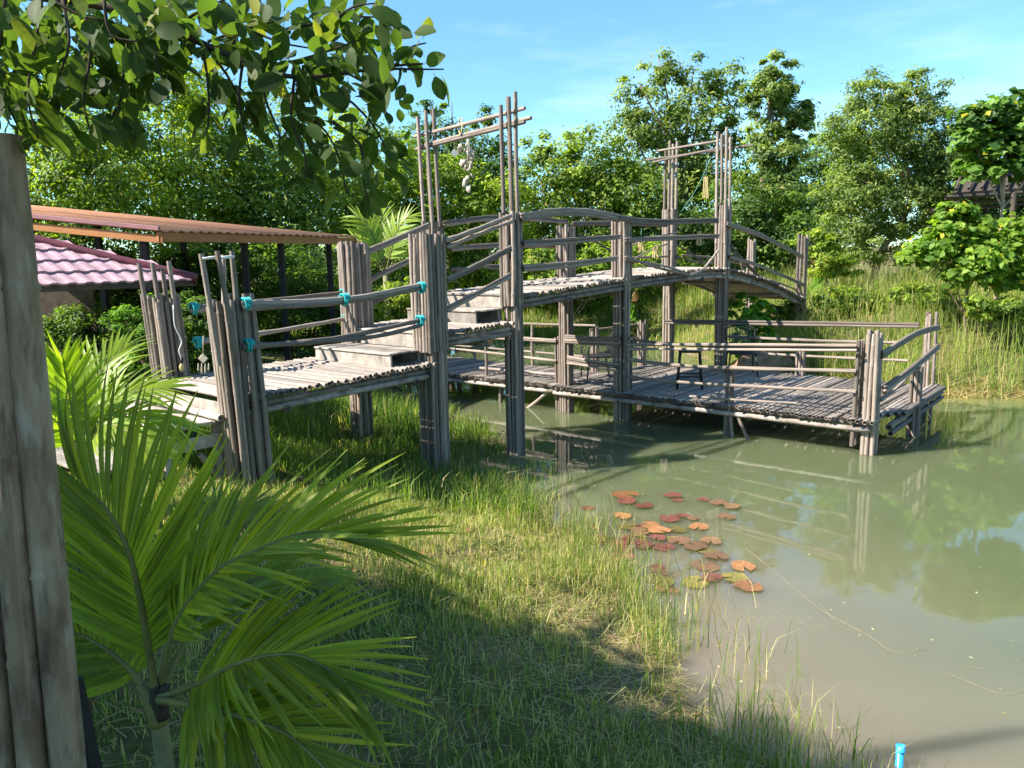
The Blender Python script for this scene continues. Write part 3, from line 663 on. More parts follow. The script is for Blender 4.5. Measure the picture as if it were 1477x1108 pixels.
def chair(t, s, ro_, label, slats, mslat):
    e = emp('garden_chair', W(t, s, ZP), label, 'chair'); ca, sa = math.cos(ro_), math.sin(ro_)
    def q(u, v, z): return W(t + u * ca - v * sa, s + u * sa + v * ca, ZP + z)
    obj('seat', box_mesh('seat', .46, .46, .03, M_DARK, .012), Matrix.Translation(Vector(q(0, 0, .40))) @ ROT_B @ Matrix.Rotation(ro_, 4, 'Z'), e)
    for v in (-1, 1):
        leg_tube('leg', q(.24, v * .25, 0), q(.2, v * .22, .4), .014, e); leg_tube('leg', q(-.28, v * .24, 0), q(-.2, v * .22, .4), .014, e)
    tube('back_frame', [q(-.2, -.22, .4), q(-.26, -.25, .62), q(-.3, -.24, .80), q(-.33, 0, .86), q(-.3, .24, .80), q(-.26, .25, .62), q(-.2, .22, .4)], .014, M_DARK, e, 7, 4)
    for v in (-1, 1): tube('armrest', [q(-.27, v * .25, .64), q(0, v * .3, .65), q(.2, v * .28, .6), q(.22, v * .25, .42)], .013, M_DARK, e, 7, 4)
    for i in range(slats):
        v = -.18 + .36 * i / (slats - 1); tube('back_slat', [q(-.22, v, .42), q(-.28, v, .62), q(-.325, v, .83)], .008, mslat, e, 5, 2)
    for z in (.5, .6, .7): tube('back_band', [q(-.24 - (z - .5) * .3, -.23, z), q(-.27 - (z - .5) * .3, 0, z), q(-.24 - (z - .5) * .3, .23, z)], .008, mslat, e, 5, 2)
M_GCH = plain('grey_green_metal', (.07, .10, .09), .5, .3, 12)
pc = on_z(850, 548, ZP) - O; chair(float(pc @ A) + .25, float(pc @ NN), 2.4, 'dark metal garden chair on the platform beneath the bridge arch', 7, M_DARK)
pc = on_z(1075, 540, ZP) - O; chair(min(2.6, float(pc @ A)), float(pc @ NN) + .05, -2.6, 'grey green wire chair by the back railing of the platform', 9, M_GCH)

# blue pipe in the water
pb = on_z(1300, 1096, .05)
bp_ = emp('blue_pipe', pb, 'bright blue plastic pipe end sticking out of the muddy water', 'pipe')
def hollow(name, p0, p1, r0, r1, mat, par):
    M, ln = frame_z(p0, p1); V = []; n = 16
    for r, z in ((r0, 0), (r0, ln), (r1, ln), (r1, ln * .2)):
        for k in range(n): V.append((math.cos(2 * math.pi * k / n) * r, math.sin(2 * math.pi * k / n) * r, z))
    FA = [(i * n + k, i * n + (k + 1) % n, (i + 1) * n + (k + 1) % n, (i + 1) * n + k) for i in range(3) for k in range(n)]
    FA.append(tuple(range(3 * n, 4 * n)))
    return obj(name, pyd(name, V, FA, mat, True), M, par)
hollow('tube', pb - np.array([.01, .0, .3]), pb + np.array([.008, .03, .06]), .019, .015, M_BLUE, bp_)
hollow('collar', pb + np.array([.0055, .02, .03]), pb + np.array([.0085, .031, .064]), .023, .0195, M_BLUE, bp_)

# ------------------------------------------------------------------ foreground bamboo fence on the left
fen = emp('bamboo_fence_post', at(60, 1108, 1.62), 'thick weathered bamboo poles standing bundled beside the small palm', 'fence post')
for (x0, y0, x1, y1, Y, r) in [(5, 195, 118, 1290, 1.62, .0372), (-32, 150, 64, 1290, 1.6, .0318), (-78, 150, 21, 1290, 1.6, .031), (-122, 150, -24, 1290, 1.58, .031)]:
    pole('pole', at(x1, y1, Y), at(x0, y0, Y), r, fen, MBF, .5)
bb = at(130, 1000, 1.75)
blk = obj('black_board', box_mesh('black_board', .05, .04, .9, M_BLACKWOOD), Matrix.Translation(Vector(at(150, 1200, 1.85))) @ Matrix.Rotation(-.09, 4, 'Y') @ Matrix.Rotation(-.4, 4, 'Z'))
tag(blk, 'black painted board standing behind the thick bamboo poles', 'board')

# ------------------------------------------------------------------ foliage builders
def leaf_cloud(cent, outw, n_per, spread, size, cols, colmix, width=.45, up=.5, flat=.65):
    """cent: clump centres (k,3); returns verts, tris, colours for k*n_per folded leaves"""
    k = len(cent); n = k * n_per; ci = np.repeat(np.arange(k), n_per)
    off = rng.normal(0, 1, (n, 3)) * spread[ci][:, None]; off[:, 2] *= flat
    p = cent[ci] + off
    nrm = outw[ci] * .5 + off / (np.linalg.norm(off, axis=1, keepdims=True) + 1e-6) * .7 + rng.normal(0, .38, (n, 3)); nrm[:, 2] += up
    nrm /= np.linalg.norm(nrm, axis=1, keepdims=True)
    d = rng.normal(0, 1, (n, 3)); d[:, 2] -= .35; d -= nrm * (d * nrm).sum(1, keepdims=True); d /= np.linalg.norm(d, axis=1, keepdims=True)
    w = np.cross(nrm, d); L_ = (size * rng.uniform(.6, 1.35, n))[:, None]
    b0 = p - d * L_ * .5; tip = p + d * L_ * .5 - nrm * L_ * .12
    l = p + w * L_ * width * .5 + nrm * L_ * .08 - d * L_ * .05; r = p - w * L_ * width * .5 + nrm * L_ * .08 - d * L_ * .05
    V = np.stack([b0, r, tip, l], 1).reshape(-1, 3)
    i = np.arange(n) * 4
    TR = np.concatenate([np.stack([i, i + 1, i + 2], 1), np.stack([i, i + 2, i + 3], 1)])
    m_ = np.clip(colmix[ci] + rng.normal(0, .22, n), 0, 1)[:, None]
    c = cols[0] * (1 - m_) + cols[1] * m_
    yl = rng.random(n) < .05; c[yl] = cols[2]
    c = c * rng.uniform(.75, 1.25, (n, 1))
    return V, TR, np.repeat(c, 4, 0)
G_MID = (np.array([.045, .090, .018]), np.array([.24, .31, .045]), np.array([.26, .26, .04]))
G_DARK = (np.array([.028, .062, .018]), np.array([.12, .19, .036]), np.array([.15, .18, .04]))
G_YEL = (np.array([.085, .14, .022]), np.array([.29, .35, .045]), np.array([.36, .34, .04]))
G_OLIVE = (np.array([.06, .10, .028]), np.array([.22, .275, .075]), np.array([.24, .25, .06]))
def crown_mesh(name, blobs, clumps, per, size, cols, spread=.30, width=.45, shell=.55, up=.5, tuft=True):
    vol = np.array([b_[1][0] * b_[1][1] * b_[1][2] for b_ in blobs]) ** .8; vol /= vol.sum()
    if tuft: clumps = int(clumps * .62); per = int(per * 1.6); spread *= .66
    bi = rng.choice(len(blobs), clumps, p=vol)
    C0 = np.array([b_[0] for b_ in blobs])[bi]; RR = np.array([b_[1] for b_ in blobs])[bi]
    d = rng.normal(0, 1, (clumps, 3)); d /= np.linalg.norm(d, axis=1, keepdims=True)
    rad = rng.uniform(shell, 1.0, clumps) ** .7 * rng.choice([1, 1, 1, 1.14], clumps)
    cent = C0 + d * RR * rad[:, None]
    sp = RR.mean(1) * spread * rng.uniform(.5, 1.35, clumps)
    V, TR, c = leaf_cloud(cent, d, per, sp, size, cols, rng.random(clumps), width, up + .25, .55)
    return tri_mesh(name, V, TR, c, M_LEAF)
def limb_mesh(name, chains, mat):
    VV = []; FF = []
    for pts, rad in chains:
        P = smooth_pts(pts, 3); u = np.linspace(0, 1, len(P)); rr = list(np.interp(u, np.linspace(0, 1, len(rad)), rad))
        me = tube_mesh('tmp', P, rr, None, 7); o = len(VV)
        VV += [tuple(v.co) for v in me.vertices]; FF += [tuple(o + i for i in p.vertices) for p in me.polygons]
        bpy.data.meshes.remove(me)
    return pyd(name, VV, FF, mat, True)
def tree(name, label, base_px, Y, blobs_px, clumps, per, size, cols, cat='tree', group=None, bark=None, trunk_r=.12, trunk_px=None, depth=.8, spread=.30, width=.45, shell=.5, up=.5):
    x, y = base_px
    b0 = at(x, y, Y); b0[2] = float(gh(b0[0], b0[1])) - .05
    e = emp(name, b0, label, cat, group)
    k = Y / FPX
    blobs = []
    for q in blobs_px:
        bx, by, r = q[:3]; ry = q[3] if len(q) > 3 else r
        dz = random.uniform(-.35, .35) * r * k
        blobs.append((at(bx, by, Y + dz), (r * k, r * k * depth, ry * k)))
    chains = []
    tp = [at(px_, py_, Y) for px_, py_ in trunk_px] if trunk_px else None
    cen = np.mean([b_[0] for b_ in blobs], axis=0)
    top = tp[-1] if tp else b0 * .35 + cen * .65
    tr = [b0] + (tp if tp else [b0 * .6 + top * .4 + np.array([random.uniform(-.15, .15), 0, 0]), top])
    chains.append((tr, [trunk_r, trunk_r * .8, trunk_r * .6]))
    for c_, r_ in blobs:
        s_ = tr[-1] if random.random() < .6 else tr[-2]
        chains.append(([s_, s_ * .5 + c_ * .5 + np.array([0, 0, -.1 * r_[2]]), c_ + np.array([0, 0, r_[2] * .4])], [trunk_r * .5, trunk_r * .32, trunk_r * .1]))
    limb = limb_mesh('trunk', chains, bark or M_BARK); obj('trunk', limb, None, e)
    obj('crown', crown_mesh('crown', blobs, clumps, per, size, cols, spread, width, shell, up), None, e)
    return e
# far rows first
GB = 'trees behind the pond'
tree('leafy_tree', 'dense mid green tree rising behind the orange roof beside the thick bamboo poles', (90, 430), 19, [(70, 260, 95), (150, 230, 90), (30, 330, 90), (110, 360, 90), (120, 170, 70)], 420, 55, .15, G_MID, group=GB)
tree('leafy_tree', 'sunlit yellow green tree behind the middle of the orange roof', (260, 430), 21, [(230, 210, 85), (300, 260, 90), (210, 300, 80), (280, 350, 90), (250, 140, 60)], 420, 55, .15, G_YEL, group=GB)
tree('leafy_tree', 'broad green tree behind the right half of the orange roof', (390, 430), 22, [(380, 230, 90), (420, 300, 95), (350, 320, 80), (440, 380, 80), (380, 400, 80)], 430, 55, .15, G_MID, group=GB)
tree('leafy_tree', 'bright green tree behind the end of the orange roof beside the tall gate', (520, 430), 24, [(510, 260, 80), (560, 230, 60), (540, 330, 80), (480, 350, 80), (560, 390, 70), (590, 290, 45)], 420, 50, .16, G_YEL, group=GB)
tree('leafy_tree', 'dark tree with small rounded top tufts seen through the first tall gate', (640, 430), 28, [(620, 165, 24), (652, 155, 20), (690, 170, 22), (640, 230, 50), (690, 250, 55), (610, 250, 40), (720, 290, 50)], 330, 45, .17, G_DARK, group=GB)
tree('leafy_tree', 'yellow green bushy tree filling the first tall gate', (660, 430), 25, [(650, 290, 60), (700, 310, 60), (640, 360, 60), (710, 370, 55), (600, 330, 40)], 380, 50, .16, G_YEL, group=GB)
tree('leafy_tree', 'bushy mid green tree with pinnate sprays between the two tall gates', (810, 430), 27, [(800, 220, 38, 42), (850, 245, 55), (780, 280, 55), (840, 320, 70), (900, 290, 60), (770, 350, 60), (850, 380, 60)], 520, 50, .17, G_MID, group=GB)
tree('tall_tree', 'tall open crowned tree with dark branches rising above the second tall gate', (965, 430), 30,
     [(950, 95, 24), (920, 130, 36, 28), (1000, 110, 34, 26), (1050, 115, 36, 24), (940, 180, 50, 40), (1010, 170, 55, 45), (1060, 165, 30, 30), (905, 190, 35, 40), (960, 240, 60, 50), (1030, 240, 50), (890, 265, 40), (980, 310, 75)],
     520, 42, .19, G_OLIVE, trunk_r=.16, spread=.34, shell=.3, trunk_px=[(975, 300), (985, 220)])
tree('tall_tree', 'slender tall tree with stacked leafy tufts beside the second gate', (1095, 430), 28,
     [(1118, 95, 24, 22), (1110, 130, 36, 22), (1140, 165, 30, 26), (1105, 190, 30, 24), (1150, 190, 22, 20), (1120, 225, 36, 22), (1100, 260, 36, 26), (1130, 275, 30, 24)], 300, 42, .18, G_OLIVE, trunk_r=.12, shell=.3, spread=.32, trunk_px=[(1098, 330), (1100, 250), (1112, 140)])
tree('dark_tree', 'dark tree standing between the slender tree and the big feathery tree', (1190, 420), 36, [(1180, 265, 60), (1220, 240, 50), (1130, 300, 50), (1190, 330, 60), (1100, 320, 45)], 380, 45, .22, G_DARK)
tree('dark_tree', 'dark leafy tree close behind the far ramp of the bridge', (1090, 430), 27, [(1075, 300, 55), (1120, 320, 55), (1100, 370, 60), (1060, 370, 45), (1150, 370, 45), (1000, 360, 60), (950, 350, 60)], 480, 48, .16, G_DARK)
tree('feathery_tree', 'big feathery olive green tree with a pale leaning trunk on the far bank', (1258, 400), 21.5,
     [(1270, 135, 48, 34), (1320, 140, 42, 36), (1250, 190, 62, 45), (1330, 190, 60, 45), (1370, 220, 50, 40), (1290, 240, 75, 50), (1230, 270, 50, 40), (1370, 270, 50), (1300, 290, 70, 40), (1220, 330, 52, 40), (1260, 345, 50, 36), (1360, 320, 40)],
     900, 60, .115, G_OLIVE, bark=M_BARKL, trunk_r=.11, trunk_px=[(1270, 365), (1300, 322), (1320, 270)], spread=.26, width=.38)
tree('dark_tree', 'dark tree standing in the gap behind the feathery tree and the hut', (1400, 400), 27, [(1390, 300, 60), (1430, 330, 60), (1350, 350, 50), (1460, 290, 50), (1470, 370, 60), (1410, 240, 40)], 340, 45, .2, G_DARK)
TEAK = (np.array([.04, .09, .02]), np.array([.13, .22, .04]), np.array([.40, .38, .03]))
tree('young_teak', 'young broad leaved tree with two thin pale stems in front of the hut', (1440, 400), 16.5,
     [(1425, 165, 34, 24), (1455, 158, 32, 24), (1400, 200, 26, 24), (1440, 205, 40, 28), (1480, 185, 40, 40), (1412, 240, 26, 18), (1495, 235, 34), (1455, 240, 30, 20), (1520, 180, 40, 40)], 420, 16, .19, TEAK, bark=M_BARKL, trunk_r=.045, trunk_px=[(1446, 300), (1450, 220)], width=.8, spread=.42, up=.9, shell=.3)
tree('broadleaf_bush', 'bright yellow green broad leaved bush in front of the hut stilts', (1400, 420), 15.5,
     [(1390, 325, 34, 24), (1340, 362, 30, 18), (1420, 365, 50, 30), (1465, 340, 34, 26), (1455, 392, 40, 24), (1372, 303, 22, 16), (1308, 368, 16, 11), (1395, 392, 36, 16), (1362, 345, 26, 18), (1490, 375, 30, 30)], 520, 15, .15, (np.array([.07, .14, .02]), np.array([.20, .29, .04]), np.array([.5, .42, .03])), cat='bush', trunk_r=.03, width=.75, spread=.45, up=.9, shell=.3)
tree('round_shrub', 'low yellow green shrub behind the steps of the bridge', (560, 470), 14.5, [(560, 440, 32, 26), (585, 425, 24, 24), (540, 460, 24, 20)], 130, 40, .06, G_YEL, cat='shrub', trunk_r=.02)
tree('leafy_shrub', 'bright green broad leaved climber beside the back rail of the platform', (1080, 520), 16.4, [(1075, 450, 24, 26), (1095, 480, 20, 26), (1065, 500, 14, 18), (1100, 450, 16, 16)], 90, 22, .13, (np.array([.05, .13, .02]), np.array([.13, .28, .03]), np.array([.2, .3, .03])), cat='shrub', trunk_r=.02, width=.7)
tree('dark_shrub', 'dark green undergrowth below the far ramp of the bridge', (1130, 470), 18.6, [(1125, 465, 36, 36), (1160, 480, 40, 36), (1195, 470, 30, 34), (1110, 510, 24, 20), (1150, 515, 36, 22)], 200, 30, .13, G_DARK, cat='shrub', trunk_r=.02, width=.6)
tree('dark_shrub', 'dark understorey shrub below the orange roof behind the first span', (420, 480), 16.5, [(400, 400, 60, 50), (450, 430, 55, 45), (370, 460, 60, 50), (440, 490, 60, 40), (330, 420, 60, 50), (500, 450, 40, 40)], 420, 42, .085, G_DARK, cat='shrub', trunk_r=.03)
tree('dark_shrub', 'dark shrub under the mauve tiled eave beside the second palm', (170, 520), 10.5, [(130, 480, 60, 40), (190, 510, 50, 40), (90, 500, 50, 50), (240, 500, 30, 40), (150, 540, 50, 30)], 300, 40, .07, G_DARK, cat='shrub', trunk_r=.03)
tree('feather_shrub', 'light green feathery leaved sapling growing by the far entrance post', (205, 560), 8.9, [(205, 445, 30, 18), (180, 465, 28, 16), (225, 470, 26, 18), (200, 495, 34, 16), (215, 520, 28, 14)], 120, 40, .045, (np.array([.05, .11, .02]), np.array([.13, .24, .04]), np.array([.2, .28, .04])), cat='sapling', trunk_r=.015, width=.35, up=1.4)
tree('leafy_shrub', 'mid green shrub row behind the arch posts', (800, 430), 23, [(790, 390, 40, 30), (840, 400, 40, 26), (880, 385, 40, 34), (930, 380, 44, 36), (760, 400, 30, 26), (980, 390, 30, 26)], 320, 36, .15, G_MID, cat='shrub', trunk_r=.03)
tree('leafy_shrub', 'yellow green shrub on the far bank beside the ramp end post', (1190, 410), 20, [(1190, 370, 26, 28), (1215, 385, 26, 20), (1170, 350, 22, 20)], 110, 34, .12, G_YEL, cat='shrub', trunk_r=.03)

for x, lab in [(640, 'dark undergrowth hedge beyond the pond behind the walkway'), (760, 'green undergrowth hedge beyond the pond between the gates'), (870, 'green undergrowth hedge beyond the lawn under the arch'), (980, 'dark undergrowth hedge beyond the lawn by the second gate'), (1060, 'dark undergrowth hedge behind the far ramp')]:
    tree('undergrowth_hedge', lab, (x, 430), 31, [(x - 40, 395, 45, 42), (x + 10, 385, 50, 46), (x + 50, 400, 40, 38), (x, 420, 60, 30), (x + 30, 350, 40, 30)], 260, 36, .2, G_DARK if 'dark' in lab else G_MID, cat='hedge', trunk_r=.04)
for x, Y, lab in [(60, 15.5, 'dark filler hedge behind the mauve roofed hut'), (230, 16, 'dark filler hedge below the orange roof corner'), (500, 18, 'dark filler hedge behind the far post of the first span')]:  # hedges added to darken the bright gaps below the roofs
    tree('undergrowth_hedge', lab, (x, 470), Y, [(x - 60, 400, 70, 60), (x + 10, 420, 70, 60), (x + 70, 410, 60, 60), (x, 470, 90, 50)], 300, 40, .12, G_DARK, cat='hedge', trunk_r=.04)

tree('dark_shrub', 'dark leafy shrub added behind the far entrance post to cast shade', (265, 560), 9.4, [(255, 440, 26, 24), (285, 455, 30, 26), (310, 480, 26, 26), (270, 500, 36, 30), (300, 530, 36, 26), (240, 530, 30, 26)], 200, 40, .06, G_DARK, cat='shrub', trunk_r=.02)  # shrub put in as an occluder to shade the ground under the span
for x, y, Y, lab in [(1330, 425, 16.5, 'low leafy weed clump in the reed grass below the feathery tree'), (1440, 440, 15, 'low leafy weed clump in the reed grass below the broad leaved bush'), (1225, 430, 18, 'low leafy weed clump in the reed grass beside the ramp')]:
    tree('weed_clump', lab, (x, y + 30), Y, [(x - 20, y, 26, 16), (x + 15, y + 5, 30, 16), (x + 40, y + 14, 22, 12)], 110, 30, .09, G_MID, cat='weeds', trunk_r=.012, width=.5)
# ------------------------------------------------------------------ palms
LF = []
def leaflet_meshes(mat):
    out = []
    for v in range(5):
        rr = random.Random(40 + v); V = []; FA = []; n = 6; tw = rr.uniform(-.25, .25)
        for i in range(n + 1):
            u = i / n; w = .5 * (min(1, .35 + u * 3.5)) * (1 - max(0, u - .45) ** 1.6 * 2.4); w = max(w, .04)
            dr = -(.10 + .05 * v) * u ** 2.3; ca, sa = math.cos(tw * u), math.sin(tw * u)
            for sx_, zz in ((-1, .25), (0, 0), (1, .25)):
                V.append((sx_ * w * ca, u, dr + zz * w * .06 + sx_ * w * sa * .06))
        for i in range(n):
            for k in range(2): a0 = i * 3 + k; FA.append((a0, a0 + 1, a0 + 4, a0 + 3))
        out.append(pyd('leaflet', V, FA, mat, True))
    return out
def frond(palm, pts, n, ln, N_, phi=(68, 18), mat_l=None, width=.035, lift=.15, r=.011, both=(1, -1), start=.22, droop=.12, joined=False):
    P = [np.array(p, float) for p in smooth_pts(pts, 8)]
    o = P[0].copy(); rr = list(np.interp(np.linspace(0, 1, len(P)), [0, .3, 1], [r * 1.5, r, r * .3]))
    fr = obj('frond', tube_mesh('frond', [p - o for p in P], rr, M_RACHIS, 6), Matrix.Translation(Vector(o)), palm)
    cl = np.concatenate([[0], np.cumsum([np.linalg.norm(P[i + 1] - P[i]) for i in range(len(P) - 1)])]); cl /= cl[-1]
    N_ = np.array(N_, float); N_ /= np.linalg.norm(N_); JV = []
    for i in range(n):
        u = start + (1 - start) * (i + .5) / n
        p = np.array([np.interp(u, cl, [q[k] for q in P]) for k in range(3)])
        p2 = np.array([np.interp(min(1, u + .04), cl, [q[k] for q in P]) for k in range(3)]); p1 = np.array([np.interp(u - .04, cl, [q[k] for q in P]) for k in range(3)])
        tg = (p2 - p1) / np.linalg.norm(p2 - p1)
        B = np.cross(tg, N_); B /= np.linalg.norm(B); Nl = np.cross(B, tg)
        v_ = (u - start) / (1 - start)
        ph = math.radians(phi[0] + (phi[1] - phi[0]) * v_)
        l = ln * (.62 + .9 * v_ - .95 * v_ * v_) * random.uniform(.9, 1.08)
        for sd in both:
            d = tg * math.cos(ph) + B * sd * math.sin(ph) + Nl * lift + np.array([0, 0, -droop * (.4 + v_)]) + rng.normal(0, .045, 3)
            d /= np.linalg.norm(d)
            zv = Nl + B * -sd * .3 + rng.normal(0, .12, 3); zv -= d * (zv @ d); zv /= np.linalg.norm(zv); xv = np.cross(d, zv)
            M = Matrix.Identity(4)
            w = width * (1.15 - .5 * v_) * random.uniform(.85, 1.15)
            for k in range(3): M[k][0] = xv[k] * w; M[k][1] = d[k] * l; M[k][2] = zv[k] * l; M[k][3] = p[k]
            if joined: JV.append((random.choice(mat_l), M))
            else: obj('leaflet', random.choice(mat_l), M, fr)
    if joined:
        VV = []; FF = []
        for me, M in JV:
            o_ = len(VV); VV += [M @ v.co for v in me.vertices]; FF += [tuple(o_ + i for i in p.vertices) for p in me.polygons]
        jo = obj('leaflets', pyd('leaflets', VV, FF, M_PALMJ, True), None, fr); jo['kind'] = 'stuff'
PL = leaflet_meshes(M_PALM); PL2 = leaflet_meshes(M_PALM2)
palm = emp('potted_height_palm', at(228, 1150, 2.6), 'young green palm with arching fronds growing beside the thick bamboo poles', 'palm')
palm.name = 'young_palm'
base = at(226, 1012, 2.6); gz = float(gh(base[0], base[1]))
tube('trunk', [np.array([base[0] + .01, base[1], gz - .05]), base * .5 + np.array([base[0] + .01, base[1], gz]) * .5, base], [.036, .033, .026], M_PTRUNK, palm, 12, 3)
for i in range(3):
    tube('leaf_sheath', [base + np.array([random.uniform(-.01, .01), 0, -.09 + .03 * i]), base + np.array([(-.02, .025, .0)[i], -.01, .02]), base + np.array([(-.05, .05, .01)[i], -.01, .07])], [.034, .028, .012], M_BARKD if i else M_RACHIS, palm, 9, 3)
fp = lambda q: [at(*a_) for a_ in q]
frond(palm, fp([(226, 1010, 2.6), (205, 880, 2.55), (185, 795, 2.5), (150, 730, 2.5), (105, 690, 2.55)]), 34, .66, (.35, -1, .35), (55, 18), PL, lift=.05, droop=-.25, width=.029, start=.2)
frond(palm, fp([(230, 1000, 2.62), (252, 905, 2.55), (307, 830, 2.45), (365, 797, 2.4), (445, 768, 2.35), (520, 775, 2.3)]), 36, .56, (-.2, -.75, 1), (42, 9), PL, lift=.2, droop=.02, width=.024)
frond(palm, fp([(232, 1000, 2.66), (280, 905, 2.8), (340, 850, 2.9), (400, 828, 3.0), (455, 835, 3.1)]), 24, .52, (-.2, -.7, 1), (42, 10), PL, lift=.2, width=.024, joined=True)
frond(palm, fp([(228, 1008, 2.58), (290, 985, 2.45), (350, 955, 2.3), (430, 945, 2.2), (500, 985, 2.1)]), 34, .50, (-.15, -.7, 1), (45, 10), PL, lift=.15, droop=.08, width=.026)
frond(palm, fp([(222, 1008, 2.6), (175, 955, 2.6), (120, 918, 2.6), (60, 905, 2.55)]), 17, .40, (.3, -.7, .8), (70, 25), PL, lift=.1, droop=-.2, width=.05)
frond(palm, fp([(230, 1010, 2.55), (295, 1020, 2.35), (350, 1035, 2.2), (415, 1060, 2.1), (470, 1110, 2.0)]), 26, .46, (.0, -.8, 1), (45, 12), PL, lift=.12, droop=.16, width=.027)
frond(palm, fp([(226, 1010, 2.62), (240, 930, 2.75), (262, 870, 2.95), (290, 800, 3.1), (330, 750, 3.3)]), 22, .55, (-.1, -1, .6), (50, 14), PL, lift=.1, droop=-.05, width=.026, joined=True)
# dead leaflet on the palm and second palm
palm2 = emp('yellow_palm', at(110, 730, 5.6), 'yellow green sunlit palm standing in front of the plank steps', 'palm')
b2 = at(115, 660, 5.6); gz = float(gh(b2[0], b2[1]))
tube('trunk', [np.array([b2[0], b2[1], gz - .05]), b2], [.05, .035], M_PTRUNK, palm2, 9, 2)
for tipx, tipy, dY, nrm, n_, dr in [(235, 560, .1, (-.1, -.6, 1), 15, .15), (90, 520, -.2, (.4, -1, .3), 14, .0), (70, 560, .1, (.4, -.8, .6), 13, .1), (180, 500, .5, (0, -.8, .8), 13, .0), (215, 640, -.3, (-.1, -.6, 1), 15, .3), (250, 610, 0, (-.1, -.6, 1), 14, .3), (40, 620, -.3, (.3, -.6, 1), 12, .2)]:
    mid = at((115 + tipx) / 2 - 6, (660 + tipy) / 2 - 38, 5.6 + dY / 2); tp_ = at(tipx, tipy, 5.6 + dY)
    frond(palm2, [b2, b2 * .5 + mid * .5 + np.array([0, 0, .03]), mid, tp_], n_ + 7, .48, nrm, (55, 15), PL2, width=.036, lift=.15, droop=dr, r=.008)
# palm behind the steps
palm3 = emp('bushy_palm', at(560, 440, 17), 'sunlit bushy palm behind the far rail of the bridge steps', 'palm')
b3 = at(556, 395, 17); tube('trunk', [np.array([b3[0], b3[1], float(gh(b3[0], b3[1])) - .05]), b3], [.09, .06], M_PTRUNK, palm3, 9, 2)
for tipx, tipy in [(500, 345), (520, 318), (550, 310), (585, 318), (610, 345), (600, 385), (510, 385)]:
    tp_ = at(tipx, tipy, 17 + random.uniform(-.6, .6)); mid = b3 * .45 + tp_ * .55 + np.array([0, 0, .22])
    frond(palm3, [b3, mid, tp_ + np.array([0, 0, .03]), tp_ + (tp_ - b3) * .25 + np.array([0, 0, -.2])], 16, .68, (0, -.7, 1), (58, 18), PL2, width=.06, lift=.1, droop=.25, r=.014)
# banana plants on the far lawn
def big_leaf(n=8):
    V = []; FA = []
    for i in range(n + 1):
        u = i / n; w = .16 * math.sin(min(1, u * 1.05 + .06) * math.pi) ** .6 + .005
        z = .0 + .55 * u - .75 * u * u
        for sx_, zz in ((-1, .05), (0, 0), (1, .05)): V.append((sx_ * w, u, z + zz))
    for i in range(n):
        for k in range(2): a0 = i * 3 + k; FA.append((a0, a0 + 1, a0 + 4, a0 + 3))
    return V, FA
M_BAN = leafmat('banana_leaf', (.12, .24, .03), .4, .4, .3, yel=1.5); M_BANDRY = leafmat('dry_banana_leaf', (.20, .13, .07), .3, .7, .25, tint=(.9, .8, .6), yel=1.2)
bl_g = pyd('leaf', *big_leaf(), M_BAN, True); bl_d = pyd('leaf', *big_leaf(), M_BANDRY, True)
for x, Y, lab in [(912, 24.5, 'banana plant with brown hanging leaves behind the middle arch post'), (700, 22, 'banana plant seen between the bridge steps and the first gate'), (1180, 21.5, 'banana plant with a yellow leaf beside the ramp end post')]:
    b0 = at(x, 440, Y); b0[2] = float(gh(b0[0], b0[1]))
    e = emp('banana_plant', b0, lab, 'banana plant', 'banana plants behind the pond')
    tube('stem', [b0 - np.array([0, 0, .05]), b0 + np.array([.03, 0, 1.0])], [.1, .06], M_PTRUNK, e, 8, 2)
    for i in range(9):
        a_ = i * 2.4; dry = i > 5
        dv = Vector((math.cos(a_), math.sin(a_), (1.9 if not dry else -1.2))).normalized()
        M, _ = frame_z((0, 0, 0), dv); M = M @ Matrix.Rotation(-math.pi / 2, 4, 'X') @ Matrix.Rotation(math.pi, 4, 'Y')
        s_ = random.uniform(.85, 1.15) if not dry else .6
        M = Matrix.Translation(Vector(b0 + np.array([0, 0, .95]))) @ M @ Matrix.Scale(s_, 4)
        obj('leaf', bl_d if dry else bl_g, M, e)

# ------------------------------------------------------------------ overhanging tree at the left
ov = emp('overhanging_tree', (-5.2, 1.2, 1.0), 'broad leaved tree whose dark leafy branch hangs over the upper left', 'tree')
KB = .55                                              # branch and leaves scaled nearer, so that its shadow falls out of frame
fpo = lambda q: [at(a_[0], a_[1], a_[2] * KB) for a_ in q]
chains = [([np.array([-5.2, 1.2, .7]), np.array([-5.1, 1.3, 2.4]), np.array([-4.4, 1.7, 3.9])], [.16, .13, .1]),
          ([np.array([-4.4, 1.7, 3.9]), np.array([-3.9, 2.2, 4.6]), np.array([-3.0, 2.4, 5.2])], [.09, .07, .04]),
          ([np.array([-4.4, 1.7, 3.9]), np.array([-4.8, 3.0, 4.6]), np.array([-4.6, 4.2, 5.0])], [.08, .06, .03])]
main = fpo([(-380, -120, 3.0), (-120, -30, 3.1), (100, 0, 3.1), (205, 25, 3.1), (290, 62, 3.1), (370, 96, 3.1), (430, 112, 3.15), (500, 105, 3.2), (570, 95, 3.25), (610, 92, 3.3)])
chains.append(([np.array([-4.4, 1.7, 3.9])] + main, [.06, .04, .016, .009, .008, .007, .0055, .005, .004, .003, .002]))
